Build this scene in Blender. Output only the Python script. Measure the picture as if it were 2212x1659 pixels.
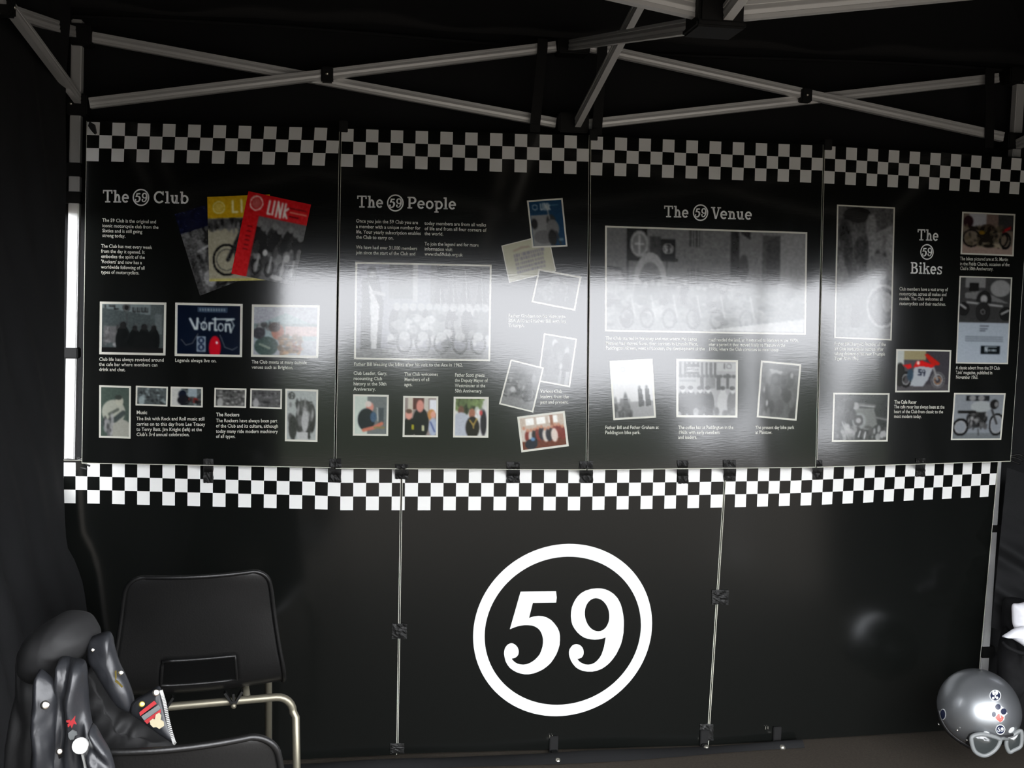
import bpy, bmesh, math, random
import numpy as np
from mathutils import Vector as V, Matrix, noise
from mathutils.geometry import tessellate_polygon

for o in list(bpy.data.objects):
    bpy.data.objects.remove(o)
sc = bpy.context.scene
COL = sc.collection
random.seed(5)
PI = math.pi

# ---------------------------------------------------------------- camera
F = 2250.0
CX, CY = 1106.0, 829.5
CAM = V((0.7933, -3.2047, 1.4487))
YAW, PITCH, ROLL = -0.1490, -0.0806, 0.0221
fw = V((-math.sin(YAW) * math.cos(PITCH), math.cos(YAW) * math.cos(PITCH), math.sin(PITCH)))
rt = fw.cross(V((0, 0, 1))).normalized()
up = rt.cross(fw)
rt, up = rt * math.cos(ROLL) + up * math.sin(ROLL), up * math.cos(ROLL) - rt * math.sin(ROLL)
cd = bpy.data.cameras.new('camera')
cd.sensor_fit = 'HORIZONTAL'
cd.sensor_width = 36.0
cd.lens = 36.0 * F / 2212.0
cd.clip_start = 0.02
cam = bpy.data.objects.new('camera', cd)
COL.objects.link(cam)
M = Matrix((rt, up, -fw)).transposed().to_4x4()
M.translation = CAM
cam.matrix_world = M
sc.camera = cam

# ---------------------------------------------------------------- light: overcast sky, exposure
world = bpy.data.worlds.new('overcast_sky')
sc.world = world
world.use_nodes = True
wn = world.node_tree.nodes
wl = world.node_tree.links
wn.clear()
w_out = wn.new('ShaderNodeOutputWorld')
w_bg = wn.new('ShaderNodeBackground')
w_tc = wn.new('ShaderNodeTexCoord')
w_sep = wn.new('ShaderNodeSeparateXYZ')
w_rmp = wn.new('ShaderNodeValToRGB')
w_rmp.color_ramp.elements[0].position = 0.0
w_rmp.color_ramp.elements[0].color = (0.80, 0.82, 0.86, 1)
w_rmp.color_ramp.elements[1].position = 1.0
w_rmp.color_ramp.elements[1].color = (1.0, 1.0, 1.02, 1)
w_bg.inputs['Strength'].default_value = 1.0
wl.new(w_tc.outputs['Generated'], w_sep.inputs[0])
wl.new(w_sep.outputs['Z'], w_rmp.inputs[0])
wl.new(w_rmp.outputs[0], w_bg.inputs[0])
wl.new(w_bg.outputs[0], w_out.inputs[0])
sc.view_settings.view_transform = 'Standard'
sc.view_settings.look = 'None'
sc.view_settings.gamma = 1.0
sc.view_settings.use_curve_mapping = False
sc.view_settings.exposure = 3.8
sc.cycles.use_denoising = True
sc.cycles.max_bounces = 8
sc.cycles.sample_clamp_indirect = 3.0

# ---------------------------------------------------------------- helpers
def ray(px, py):
    return (fw + rt * ((px - CX) / F) - up * ((py - CY) / F))

def hit(px, py, p0, n):
    d = ray(px, py)
    return CAM + d * ((V(p0) - CAM).dot(n) / d.dot(n))

def hY(px, py, y):
    return hit(px, py, (0, y, 0), V((0, 1, 0)))

def hZ(px, py, z):
    return hit(px, py, (0, 0, z), V((0, 0, 1)))

def hD(px, py, d):
    return CAM + ray(px, py) * d

def srgb(c):
    return tuple((x / 12.92 if x <= 0.04045 else ((x + 0.055) / 1.055) ** 2.4) for x in c)

MATS = {}
def mat(name, col, rough=0.5, metal=0.0, bump=0.0, bscale=80.0, var=0.0, vscale=6.0, stretch=None,
        spec=0.5, coat=0.0, attr=None, detail=3.0, var_col=None, bdist=0.002):
    m = bpy.data.materials.new(name)
    m.use_nodes = True
    nt = m.node_tree
    b = nt.nodes['Principled BSDF']
    b.inputs['Base Color'].default_value = (*col, 1)
    b.inputs['Roughness'].default_value = rough
    b.inputs['Metallic'].default_value = metal
    b.inputs['Specular IOR Level'].default_value = spec
    b.inputs['Coat Weight'].default_value = coat
    b.inputs['Coat Roughness'].default_value = 0.08
    tc = nt.nodes.new('ShaderNodeTexCoord')
    if attr:
        a = nt.nodes.new('ShaderNodeAttribute')
        a.attribute_name = attr
        nt.links.new(a.outputs['Color'], b.inputs['Base Color'])
    elif var > 0:
        nz = nt.nodes.new('ShaderNodeTexNoise')
        nz.inputs['Scale'].default_value = vscale
        nz.inputs['Detail'].default_value = 5
        mx = nt.nodes.new('ShaderNodeMix')
        mx.data_type = 'RGBA'
        c2 = var_col or tuple(min(1, c * (1 + var)) for c in col)
        mx.inputs[6].default_value = (*tuple(c * (1 - var) for c in col), 1)
        mx.inputs[7].default_value = (*c2, 1)
        nt.links.new(tc.outputs['Object'], nz.inputs['Vector'])
        nt.links.new(nz.outputs['Fac'], mx.inputs[0])
        nt.links.new(mx.outputs[2], b.inputs['Base Color'])
    if bump > 0:
        nz = nt.nodes.new('ShaderNodeTexNoise')
        nz.inputs['Scale'].default_value = bscale
        nz.inputs['Detail'].default_value = detail
        bp = nt.nodes.new('ShaderNodeBump')
        bp.inputs['Strength'].default_value = bump
        bp.inputs['Distance'].default_value = bdist
        if stretch:
            mp = nt.nodes.new('ShaderNodeMapping')
            mp.inputs['Scale'].default_value = stretch
            nt.links.new(tc.outputs['Object'], mp.inputs[0])
            nt.links.new(mp.outputs[0], nz.inputs['Vector'])
        else:
            nt.links.new(tc.outputs['Object'], nz.inputs['Vector'])
        nt.links.new(nz.outputs['Fac'], bp.inputs['Height'])
        nt.links.new(bp.outputs[0], b.inputs['Normal'])
    MATS[name] = m
    return m

LAM = dict(rough=0.095, bump=1.0, bdist=0.000034, bscale=1.0, stretch=(34, 34, 210), detail=2.5, spec=0.8)
mat('board_black', (0.0042, 0.0047, 0.0042), **LAM)
mat('board_white', (0.78, 0.78, 0.76), **LAM)
mat('print_cream', (0.62, 0.61, 0.54), **LAM)
mat('print_photo', (0.5, 0.5, 0.5), attr='Col', **LAM)
LOWL = dict(rough=0.16, bump=1.0, bdist=0.0001, bscale=1.0, stretch=(9, 9, 9), detail=1.0, spec=0.42)
mat('low_black', (0.0042, 0.0047, 0.0042), **LOWL)
mat('low_white', (0.82, 0.82, 0.80), **LOWL)
mat('board_edge', (0.50, 0.50, 0.42), rough=0.6)
mat('canvas_black', (0.0065, 0.0068, 0.0074), rough=0.85, bump=0.25, bscale=500, var=0.25, vscale=3, spec=0.3)
mat('frame_metal', (0.66, 0.66, 0.65), rough=0.38, metal=0.35, bump=0.05, bscale=200)
mat('plastic_black', (0.005, 0.005, 0.005), rough=0.65, spec=0.25)
mat('bolt_metal', (0.62, 0.60, 0.52), rough=0.3, metal=0.9)
mat('asphalt', (0.041, 0.034, 0.026), rough=0.9, bump=0.8, bscale=170, var=0.45, vscale=120, spec=0.25)
mat('hedge_green', (0.035, 0.045, 0.028), rough=0.9, bump=0.6, bscale=6, var=0.4, vscale=3, spec=0.2)
mat('chair_plastic', (0.006, 0.006, 0.006), rough=0.4, bump=0.14, bscale=240, var=0.4, vscale=9)
mat('chair_tube', (0.27, 0.25, 0.19), rough=0.42, metal=0.7)
mat('leather', (0.020, 0.021, 0.024), rough=0.36, bump=0.45, bscale=45, detail=5, var=0.3, vscale=18)  # base colour lifted to paint in the daylight on the front panels
mat('leather_dull', (0.008, 0.008, 0.0085), rough=0.72, bump=0.4, bscale=50, detail=5)  # darker, rougher copy for the shoulder, back and right front
mat('snap_metal', (0.75, 0.72, 0.66), rough=0.25, metal=1.0)
mat('zip_metal', (0.62, 0.62, 0.60), rough=0.4, metal=0.25)
mat('badge_white', (0.85, 0.85, 0.83), rough=0.2)
mat('cloth_red', (0.36, 0.02, 0.025), rough=0.7)
mat('cloth_cream', (0.42, 0.37, 0.25), rough=0.8)
mat('cloth_grey', (0.14, 0.15, 0.15), rough=0.8)
mat('brass', (0.55, 0.42, 0.10), rough=0.35, metal=0.9)
mat('helmet_silver', (0.42, 0.44, 0.46), rough=0.36, metal=0.85, bump=0.06, bscale=900, coat=0.6)
mat('helmet_trim', (0.02, 0.02, 0.022), rough=0.4)
mat('goggle_grey', (0.17, 0.18, 0.18), rough=0.45)
mat('goggle_lens', (0.03, 0.035, 0.035), rough=0.08, coat=1.0)
mat('decal_white', (0.66, 0.68, 0.67), rough=0.3)
mat('decal_navy', (0.015, 0.02, 0.05), rough=0.3)
mat('decal_red', (0.55, 0.12, 0.10), rough=0.3)
mat('tape_black', (0.006, 0.006, 0.0055), spec=0.35, rough=0.5, bump=0.9, bscale=220, detail=4)
mat('cloth_white', (0.66, 0.66, 0.70), rough=0.85, bump=0.3, bscale=60)
mat('bag_black', (0.005, 0.005, 0.0055), spec=0.2, rough=0.8, bump=0.6, bscale=30, detail=5)

def empty(name, loc, label=None, cat=None, group=None):
    o = bpy.data.objects.new(name, None)
    o.empty_display_size = 0.05
    COL.objects.link(o)
    o.location = loc
    tag(o, label, cat, group)
    return o

def tag(o, label=None, cat=None, group=None, kind=None):
    if label: o['label'] = label
    if cat: o['category'] = cat
    if group: o['group'] = group
    if kind: o['kind'] = kind
    return o

def wloc(p):
    l = V((0, 0, 0))
    while p is not None:
        l = l + p.location
        p = p.parent
    return l

def mesh(name, verts, faces, m, parent=None, smooth=False, loc=None, fmats=None):
    """verts are in world coordinates; the object's origin is put at loc (or the parent's origin)"""
    base = wloc(parent) if parent is not None else (V(loc) if loc is not None else V((0, 0, 0)))
    me = bpy.data.meshes.new(name)
    me.from_pydata([tuple(V(v) - base) for v in verts], [], faces)
    ms = m if isinstance(m, (list, tuple)) else [m]
    for k in ms:
        me.materials.append(MATS[k])
    if fmats:
        me.polygons.foreach_set('material_index', fmats)
    if smooth:
        me.polygons.foreach_set('use_smooth', [True] * len(me.polygons))
    me.update()
    o = bpy.data.objects.new(name, me)
    COL.objects.link(o)
    if parent is not None:
        o.parent = parent
    else:
        o.location = base
    return o

class MB:
    def __init__(s):
        s.v, s.f = [], []
    def add(s, v, f):
        n = len(s.v)
        s.v += [V(x) for x in v]
        s.f += [tuple(i + n for i in q) for q in f]
        return s
    def box(s, c, size, R=None, bevel=0.0):
        x, y, z = (q / 2 for q in size)
        R = R or Matrix.Identity(3)
        c = V(c)
        b = bevel
        if b <= 0:
            vs = [V((sx * x, sy * y, sz * z)) for sx in (-1, 1) for sy in (-1, 1) for sz in (-1, 1)]
            fs = [(0, 1, 3, 2), (4, 6, 7, 5), (0, 4, 5, 1), (2, 3, 7, 6), (0, 2, 6, 4), (1, 5, 7, 3)]
            return s.add([c + R @ q for q in vs], fs)
        bm = bmesh.new()
        bmesh.ops.create_cube(bm, size=1)
        for q in bm.verts:
            q.co = V((q.co.x * size[0], q.co.y * size[1], q.co.z * size[2]))
        bmesh.ops.bevel(bm, geom=bm.edges[:], offset=b, segments=2, affect='EDGES')
        bm.verts.index_update()
        vs = [c + R @ q.co for q in bm.verts]
        fs = [tuple(q.index for q in f.verts) for f in bm.faces]
        bm.free()
        return s.add(vs, fs)
    def bar(s, a, b, w, h, side=V((0, 1, 0)), bevel=0.0):
        """rectangular bar a->b; w across (perpendicular to side), h along side"""
        a, b = V(a), V(b)
        d = (b - a)
        L = d.length
        d.normalize()
        sd = (side - d * side.dot(d)).normalized()
        u = d.cross(sd)
        R = Matrix((d, u, sd)).transposed()
        return s.box((a + b) / 2, (L, w, h), R, bevel)
    def tube(s, pts, r, n=10, closed=False, cap=True):
        pts = [V(p) for p in pts]
        N = len(pts)
        prev = None
        rings = []
        for i, p in enumerate(pts):
            if closed:
                d = (pts[(i + 1) % N] - pts[i - 1]).normalized()
            else:
                d = (pts[min(i + 1, N - 1)] - pts[max(i - 1, 0)]).normalized()
            if prev is None:
                a = V((0, 0, 1)) if abs(d.z) < 0.9 else V((1, 0, 0))
                prev = (a - d * a.dot(d)).normalized()
            else:
                prev = (prev - d * prev.dot(d)).normalized()
            c = d.cross(prev)
            rr = r[i] if isinstance(r, (list, tuple)) else r
            rings.append([p + (prev * math.cos(t * 2 * PI / n) + c * math.sin(t * 2 * PI / n)) * rr for t in range(n)])
        v = [q for g in rings for q in g]
        f = []
        for i in range(N if closed else N - 1):
            j = (i + 1) % N
            for t in range(n):
                f.append((i * n + t, i * n + (t + 1) % n, j * n + (t + 1) % n, j * n + t))
        if cap and not closed:
            f.append(tuple(range(n))[::-1])
            f.append(tuple(range((N - 1) * n, N * n)))
        return s.add(v, f)
    def lathe(s, c, axis, prof, n=16):
        """prof: list of (radius, height along axis)"""
        ax = V(axis).normalized()
        a = V((0, 0, 1)) if abs(ax.z) < 0.9 else V((1, 0, 0))
        u = (a - ax * a.dot(ax)).normalized()
        w = ax.cross(u)
        v = []
        for (r, h) in prof:
            for t in range(n):
                v.append(V(c) + ax * h + (u * math.cos(t * 2 * PI / n) + w * math.sin(t * 2 * PI / n)) * max(r, 1e-5))
        f = []
        for i in range(len(prof) - 1):
            for t in range(n):
                f.append((i * n + t, i * n + (t + 1) % n, (i + 1) * n + (t + 1) % n, (i + 1) * n + t))
        f.append(tuple(range(n))[::-1])
        f.append(tuple(range((len(prof) - 1) * n, len(prof) * n)))
        return s.add(v, f)
    def build(s, name, m, parent=None, smooth=False, loc=None):
        return mesh(name, s.v, s.f, m, parent, smooth, loc)

def catmull(pts, per=6, closed=True):
    n = len(pts)
    out = []
    rng = range(n) if closed else range(n - 1)
    for i in rng:
        if closed:
            p0, p1, p2, p3 = pts[i - 1], pts[i], pts[(i + 1) % n], pts[(i + 2) % n]
        else:
            p0, p1, p2, p3 = pts[max(i - 1, 0)], pts[i], pts[i + 1], pts[min(i + 2, n - 1)]
        for k in range(per):
            t = k / per
            out.append(tuple(0.5 * ((2 * b) + (c - a) * t + (2 * a - 5 * b + 4 * c - d) * t * t + (-a + 3 * b - 3 * c + d) * t ** 3)
                             for a, b, c, d in zip(p0, p1, p2, p3)))
    if not closed:
        out.append(tuple(pts[-1]))
    return out

# ================================================================ STRUCTURE
YB = 0.10       # back canvas
YF = -2.55      # front edge of the tent
ZE = 2.27       # eaves
XL, XR = -0.14, 3.07
ZF = -0.008     # ground
g = []
# ground
fl = mesh('floor', [(-40, -60, ZF), (40, -60, ZF), (40, 20, ZF), (-40, 20, ZF)], [(0, 1, 2, 3)], 'asphalt')
tag(fl, 'dark brown grey asphalt ground under and around the tent', None, kind='structure')

def cloth_grid(name, fn, nu, nv, m, parent=None, kind=None):
    vs = [fn(i / nu, j / nv) for j in range(nv + 1) for i in range(nu + 1)]
    fs = [(j * (nu + 1) + i, j * (nu + 1) + i + 1, (j + 1) * (nu + 1) + i + 1, (j + 1) * (nu + 1) + i) for j in range(nv) for i in range(nu)]
    o = mesh(name, vs, fs, m, parent, smooth=True)
    if kind: o['kind'] = kind
    return o

def fold(x, z, k=1.0):
    return 0.012 * k * math.sin(x * 7 + 1.3 * math.sin(z * 2.1)) + 0.008 * k * math.sin(x * 17 + z * 3)

wb = cloth_grid('wall_back', lambda u, v: V((XL - 0.10 + u * (XR - XL + 0.40), YB + 0.02 + fold(u * 3.2, v * 2.3), ZF + v * (ZE + 0.02))), 60, 20, 'canvas_black', kind='structure')
# skirt of the back wall lying on the ground in front of the boards
def skirt(u, v):
    x = -0.08 + u * 2.35
    return V((x, -0.012 - v * (0.105 - 0.05 * u + 0.012 * math.sin(x * 5)), ZF + 0.004 + 0.012 * math.sin(v * PI) * (1 + 0.5 * math.sin(x * 9))))
sk = cloth_grid('trim_1', skirt, 50, 5, 'canvas_black', kind='structure')

# left side curtain: its back edge gathers and flares inwards at the bottom
edge_px = [(148, 60), (146, 210), (144, 400), (139, 700), (138, 950), (143, 1080), (146, 1180), (163, 1212), (178, 1260), (189, 1330), (205, 1450), (215, 1560), (222, 1640)]
edge = [hY(a, b, -0.10) for a, b in edge_px]
ez = [p.z for p in edge][::-1]
ex_ = [p.x for p in edge][::-1]
def wl_fn(u, v):
    z = ZF + v * (ZE - ZF)
    xb = float(np.interp(z, ez, ex_))
    y = -0.10 - u * 2.5
    k = math.exp(-u * 4.5)
    low = max(0, 1 - z / 1.5)
    x = XL + (xb - XL) * k
    x += fold(y * 2.2 + z * 0.55 * (1 + low), z * 1.4, 0.8) * (1 - k * 0.6) + (0.004 + 0.008 * low) * math.sin(46 * (y + .38 * z) + 1.5 * math.sin(5 * z)) * min(1, u * 14) * (1 if u < .5 else .6)
    return V((x, y, z))
wlft = cloth_grid('wall_left', wl_fn, 220, 70, 'canvas_black', kind='structure')
cloth_grid('corner_flap', lambda u, v: V((wl_fn(0, .74 + .26 * v).x - .012 - .10 * u, -.10 + .32 * u, ZF + (.74 + .26 * v) * (ZE - ZF))), 6, 10, 'canvas_black', parent=wlft)
cloth_grid('corner_flap', lambda u, v: V((wl_fn(0, .40 * v).x - .012 - .10 * u, -.10 + .32 * u, ZF + .40 * v * (ZE - ZF))), 6, 14, 'canvas_black', parent=wlft)
def wr_fn(u, v):
    z = ZF + v * (ZE - ZF)
    y = 0.26 - u * 2.01
    x = XR + .10 + fold(y * 2.5 + z, z, 1.0) + 0.008 * math.sin(6 * z + 9 * y) * max(0, 1 - z / 1.5)
    return V((x, y, z))
wrgt = cloth_grid('wall_right', wr_fn, 40, 40, 'canvas_black', kind='structure')
# front curtain added out of view, darkens the reflections and light at left
wfr = cloth_grid('wall_front_added', lambda u, v: V((XL - .02 + u * .56, YF + .05 + .03 * math.sin(u * 34 + .6 * math.sin(v * 3)), ZF + v * (ZE - .06 - ZF))), 60, 16, 'canvas_black', kind='structure')
# roof: four slopes to a peak, and hanging valances on all sides
PK = V((1.47, (YB + YF) / 2, 3.15))
c4 = [V((XL - 0.12, YB + 0.12, ZE - .03)), V((XR + 0.12, YB + 0.12, ZE - .03)), V((XR + 0.12, YF, ZE - .03)), V((XL - 0.12, YF, ZE - .03))]
roof_v = c4 + [PK]
rf = mesh('ceiling', roof_v, [(1, 0, 4), (2, 1, 4), (3, 2, 4), (0, 3, 4)], 'canvas_black')
rf['kind'] = 'structure'
VZ = 1.88
def val(a, b, zb):
    def fn(u, v):
        p = a.lerp(b, u)
        n = (b - a).normalized().cross(V((0, 0, 1)))
        return V((p.x, p.y, ZE - .03 - v * (ZE - .03 - zb))) + n * 0.012 * v * math.sin(u * 25)
    return fn
for i, (a, b, zb) in enumerate(((c4[3], c4[2], VZ), (c4[1], c4[2], 1.84), (c4[3], c4[0], 2.02), (c4[0] + V((0, 0.02, 0)), c4[1] + V((0, 0.02, 0)), 2.02))):
    cloth_grid('valance', val(a, b, zb), 40, 4, 'canvas_black', parent=rf)
# hem seam of the roof seen above the back truss
hem = MB()
hem.tube([V((XL + t * (XR - XL), YB - 0.02, 2.245 + 0.01 * math.sin(t * 9))) for t in [k / 30 for k in range(31)]], 0.006, 6)
hem.build('hem', 'canvas_black', rf, True)

# ================================================================ DISPLAY BOARDS
class Board:
    def __init__(s, name, label, quad, p0, n, black, white, edge_m='board_edge', thick=0.006, group=None, strip=.0013):
        s.p0, s.n = V(p0), V(n).normalized()
        s.black, s.white = black, white
        q = [hit(a, b, s.p0, s.n) for a, b in quad]     # TL TR BR BL
        s.q = q
        s.ex = ((q[1] - q[0]).normalized() + (q[2] - q[3]).normalized()).normalized()
        s.ey = s.n.cross(s.ex).normalized()
        if s.ey.z < 0: s.ey = -s.ey
        s.O = q[3]
        base = (q[2] + q[3]) / 2
        s.root = empty(name, base, label, 'display board', group)
        b = [p - s.n * thick for p in q]
        o = mesh('panel', q + b, [(3, 2, 1, 0), (4, 5, 6, 7), (0, 1, 5, 4), (1, 2, 6, 5), (2, 3, 7, 6), (3, 0, 4, 7)],
                 [black, edge_m], s.root, fmats=[0, 0, 1, 1, 1, 1])
        s.panel = o
        for nm, i0, i1, wd in (('edge_strip', 0, 3, strip), ('edge_strip', 1, 2, strip)) + ((('edge_strip', 3, 2, .0022),) if thick > .0055 else ()):
            a, b = q[i0], q[i1]
            inn = ((q[0] + q[1] + q[2] + q[3]) / 4 - (a + b) / 2)
            t = (b - a).normalized()
            inn = (inn - t * inn.dot(t)).normalized()
            mesh(nm, [a + s.n * .0007, b + s.n * .0007, b + inn * wd + s.n * .0007, a + inn * wd + s.n * .0007], [(0, 1, 2, 3)], edge_m, s.root)
    def loc(s, px, py):
        d = hit(px, py, s.p0, s.n) - s.O
        return (d.dot(s.ex), d.dot(s.ey))
    def w(s, a, b, h=0.0004):
        return s.O + s.ex * a + s.ey * b + s.n * h
    def flat(s, name, pts2, faces, m, h=0.0004, parent=None):
        return mesh(name, [s.w(a, b, h) for a, b in pts2], faces, m, parent or s.root)
    def polys_px(s, name, polys, m, h=0.0004, parent=None):
        """each entry of polys: list of loops (outer first, then holes) in pixels"""
        vs, fs = [], []
        for loops in polys:
            L = [[V((*s.loc(a, b), 0)) for a, b in lp] for lp in loops]
            n0 = len(vs)
            for lp in L: vs += [(q.x, q.y) for q in lp]
            for t in tessellate_polygon(L): fs.append(tuple(n0 + i for i in t))
        return s.flat(name, vs, fs, m, h, parent)
    def polys(s, name, polys, m, h=0.0004, parent=None):
        vs, fs = [], []
        for loops in polys:
            L = [[V((a, b, 0)) for a, b in lp] for lp in loops]
            n0 = len(vs)
            for lp in L: vs += [(q.x, q.y) for q in lp]
            for t in tessellate_polygon(L): fs.append(tuple(n0 + i for i in t))
        return s.flat(name, vs, fs, m, h, parent)

# --- big 5 and 9, traced in a local grid (ring centre 0,0, ring outer radius 1, y down)
RC = (1168, 641, 466)
D5 = [(945, 437), (1133, 435), (1137, 470), (1134, 495), (1010, 497), (990, 577), (1015, 569), (1040, 566), (1064, 568), (1085, 575), (1107, 588), (1125, 607), (1141, 629), (1150, 650), (1154, 672), (1154, 695), (1152, 720), (1145, 745),
      (1135, 770), (1120, 795), (1105, 816), (1085, 835), (1064, 850), (1040, 862), (1015, 871), (990, 876), (966, 876), (945, 872), (924, 865), (905, 855), (888, 842), (875, 825), (865, 806), (860, 785), (857, 768), (858, 755), (861, 741),
      (868, 728), (876, 719), (885, 714), (894, 711), (903, 712), (912, 716), (920, 722), (928, 731), (932, 740), (935, 751), (935, 762), (932, 773), (925, 782), (917, 788), (908, 791), (897, 793), (905, 803), (915, 812), (929, 820),
      (945, 824), (960, 825), (975, 823), (990, 818), (1005, 810), (1021, 799), (1035, 785), (1047, 769), (1055, 750), (1061, 731), (1064, 710), (1064, 690), (1060, 670), (1054, 654), (1045, 640), (1034, 630), (1020, 622), (1004, 617),
      (985, 615), (965, 615), (945, 618), (927, 622), (910, 628), (888, 637)]
D9 = [(1350, 420), (1373, 421), (1395, 425), (1418, 435), (1440, 450), (1460, 472), (1475, 500), (1484, 529), (1490, 560), (1493, 590), (1493, 620), (1491, 656), (1485, 690), (1477, 719), (1465, 745), (1452, 771), (1435, 795), (1416, 817),
      (1395, 835), (1374, 848), (1350, 857), (1326, 862), (1300, 862), (1276, 858), (1255, 850), (1237, 838), (1222, 820), (1212, 803), (1205, 785), (1202, 771), (1202, 757), (1205, 743), (1212, 732), (1220, 723), (1230, 718), (1239, 716),
      (1248, 717), (1257, 720), (1265, 725), (1273, 734), (1278, 745), (1280, 757), (1279, 770), (1275, 780), (1268, 788), (1255, 793), (1246, 795), (1253, 804), (1262, 812), (1275, 819), (1290, 824), (1305, 825), (1320, 823), (1336, 816),
      (1350, 805), (1364, 789), (1375, 770), (1382, 750), (1388, 730), (1397, 680), (1375, 688), (1358, 691), (1340, 692), (1320, 691), (1300, 687), (1280, 680), (1262, 668), (1246, 653), (1232, 635), (1221, 616), (1215, 595), (1212, 570),
      (1213, 545), (1217, 522), (1225, 500), (1236, 479), (1250, 460), (1268, 444), (1290, 432), (1319, 423)]
D9H = [(1351 + 65 * math.cos(t * PI / 16) - 6 * math.sin(t * PI / 16), 560 - 88 * math.sin(t * PI / 16)) for t in range(32)]
def ringpts(rx, ry, sx, sy, n=96, c=(1168, 641)):
    return [(c[0] + rx * math.cos(2 * PI * k / n) + sx * math.sin(2 * PI * k / n), c[1] - ry * math.sin(2 * PI * k / n) - sy * math.cos(2 * PI * k / n)) for k in range(n)]
RO = ringpts(475, 456, 0, 36)
RI = ringpts(415, 392, 0, 31, c=(1169, 645))

# --- slab serif lettering for the headings (cap height 1)
def arcs(cx, cy, rx, ry, a0, a1, w, n=14):
    o, i = [], []
    for k in range(n + 1):
        t = math.radians(a0 + (a1 - a0) * k / n)
        o.append((cx + rx * math.cos(t), cy + ry * math.sin(t)))
        i.append((cx + (rx - w) * math.cos(t), cy + (ry - w * 0.85) * math.sin(t)))
    return [o[k:k + 2] + [i[k + 1], i[k]] for k in range(n)]
def rc(x0, y0, x1, y1):
    return [[(x0, y0), (x1, y0), (x1, y1), (x0, y1)]]
S = 0.17; SF = 0.11; XH = 0.70
def glyph(c):
    """returns (list of convex quads, advance)"""
    if c == 'T':
        return rc(.36, 0, .36 + S, 1) + rc(0, 1 - SF, .89, 1) + rc(0, .72, .11, 1) + rc(.78, .72, .89, 1) + rc(.2, 0, .69, SF), .98
    if c == 'h':
        return rc(.1, 0, .1 + S, 1) + rc(0, 1 - SF, .2, 1) + rc(0, 0, .36, SF) + arcs(.38, .36, .25, .34, 0, 180, S) + rc(.46, 0, .63, .38) + rc(.38, 0, .73, SF), .8
    if c == 'n':
        return rc(.1, 0, .1 + S, XH) + rc(0, XH - SF, .2, XH) + rc(0, 0, .36, SF) + arcs(.38, .36, .25, .34, 0, 180, S) + rc(.46, 0, .63, .38) + rc(.38, 0, .73, SF), .8
    if c == 'e':
        return arcs(.33, .35, .33, .36, 5, 318, S * .95, 24) + rc(.06, .3, .64, .42), .74
    if c == 'o':
        return arcs(.34, .35, .34, .36, 0, 360, S * .95, 26), .76
    if c == 'C':
        return arcs(.46, .5, .46, .51, 40, 320, S, 26) + rc(.72, .66, .83, 1), .95
    if c == 'l':
        return rc(.1, 0, .1 + S, 1) + rc(0, 1 - SF, .2, 1) + rc(0, 0, .37, SF), .44
    if c == 'i':
        return rc(.1, 0, .1 + S, XH) + rc(0, XH - SF, .2, XH) + rc(0, 0, .37, SF) + rc(.09, .83, .28, 1.0), .44
    if c == 'u':
        return rc(.08, .3, .08 + S, XH) + rc(0, XH - SF, .2, XH) + arcs(.33, .33, .25, .34, 180, 360, S) + rc(.44, 0, .61, XH) + rc(.36, XH - SF, .5, XH) + rc(.5, 0, .72, SF), .8
    if c == 'b':
        return rc(.08, 0, .08 + S, 1) + rc(0, 1 - SF, .2, 1) + arcs(.38, .35, .33, .36, 0, 360, S * .95, 24), .78
    if c == 'p':
        return rc(.1, -.3, .1 + S, XH) + rc(0, XH - SF, .2, XH) + rc(0, -.3, .37, -.3 + SF) + arcs(.4, .35, .33, .36, 0, 360, S * .95, 24), .8
    if c == 'P':
        return rc(.1, 0, .1 + S, 1) + rc(0, 0, .42, SF) + rc(0, 1 - SF, .48, 1) + rc(.2, .4, .48, .4 + SF) + arcs(.48, .7, .3, .3, -90, 90, S), .86
    if c == 'B':
        return rc(.1, 0, .1 + S, 1) + rc(0, 0, .5, SF) + rc(0, 1 - SF, .46, 1) + rc(.2, .48, .48, .48 + SF) + arcs(.46, .76, .27, .24, -90, 90, S) + arcs(.5, .28, .3, .28, -90, 90, S), .9
    if c == 'V':
        return [[(.1, 1), (.3, 1), (.52, 0), (.38, 0)], [(.72, 1), (.84, 1), (.54, 0), (.42, 0)]] + rc(0, 1 - SF, .4, 1) + rc(.6, 1 - SF, .95, 1), .88
    if c == 'k':
        return rc(.08, 0, .08 + S, 1) + rc(0, 1 - SF, .2, 1) + rc(0, 0, .34, SF) + [[(.24, .3), (.24, .42), (.5, .66), (.62, .66)], [(.34, .46), (.46, .52), (.72, .05), (.52, .05)]] + rc(.4, XH - SF, .7, XH) + rc(.44, 0, .8, SF), .82
    if c == 's':
        return arcs(.28, .52, .24, .19, 20, 270, S * .8) + arcs(.28, .19, .26, .2, -160, 90, S * .8) + rc(.46, .48, .55, XH) + rc(.01, 0, .1, .22), .62
    return [], .4

def heading(bd, word, x0, x1, base0, base1, top):
    a0, b0 = bd.loc(x0, base0)
    a1, b1 = bd.loc(x1, base1)
    _, bt = bd.loc(x0, top)
    H = bt - b0
    quads, adv = [], 0.0
    for c in word:
        gq, ad = glyph(c)
        quads += [[(x + adv, y) for x, y in q] for q in gq]
        adv += ad
    adv -= 0.06
    sx = (a1 - a0) / adv
    vs, fs = [], []
    for q in quads:
        n = len(vs)
        for x, y in q:
            vs.append((a0 + x * sx, b0 + (b1 - b0) * x / adv + y * H))
        fs.append(tuple(range(n, n + len(q))))
    return bd.flat('heading_word', vs, fs, 'board_white', 0.0005)

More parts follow.
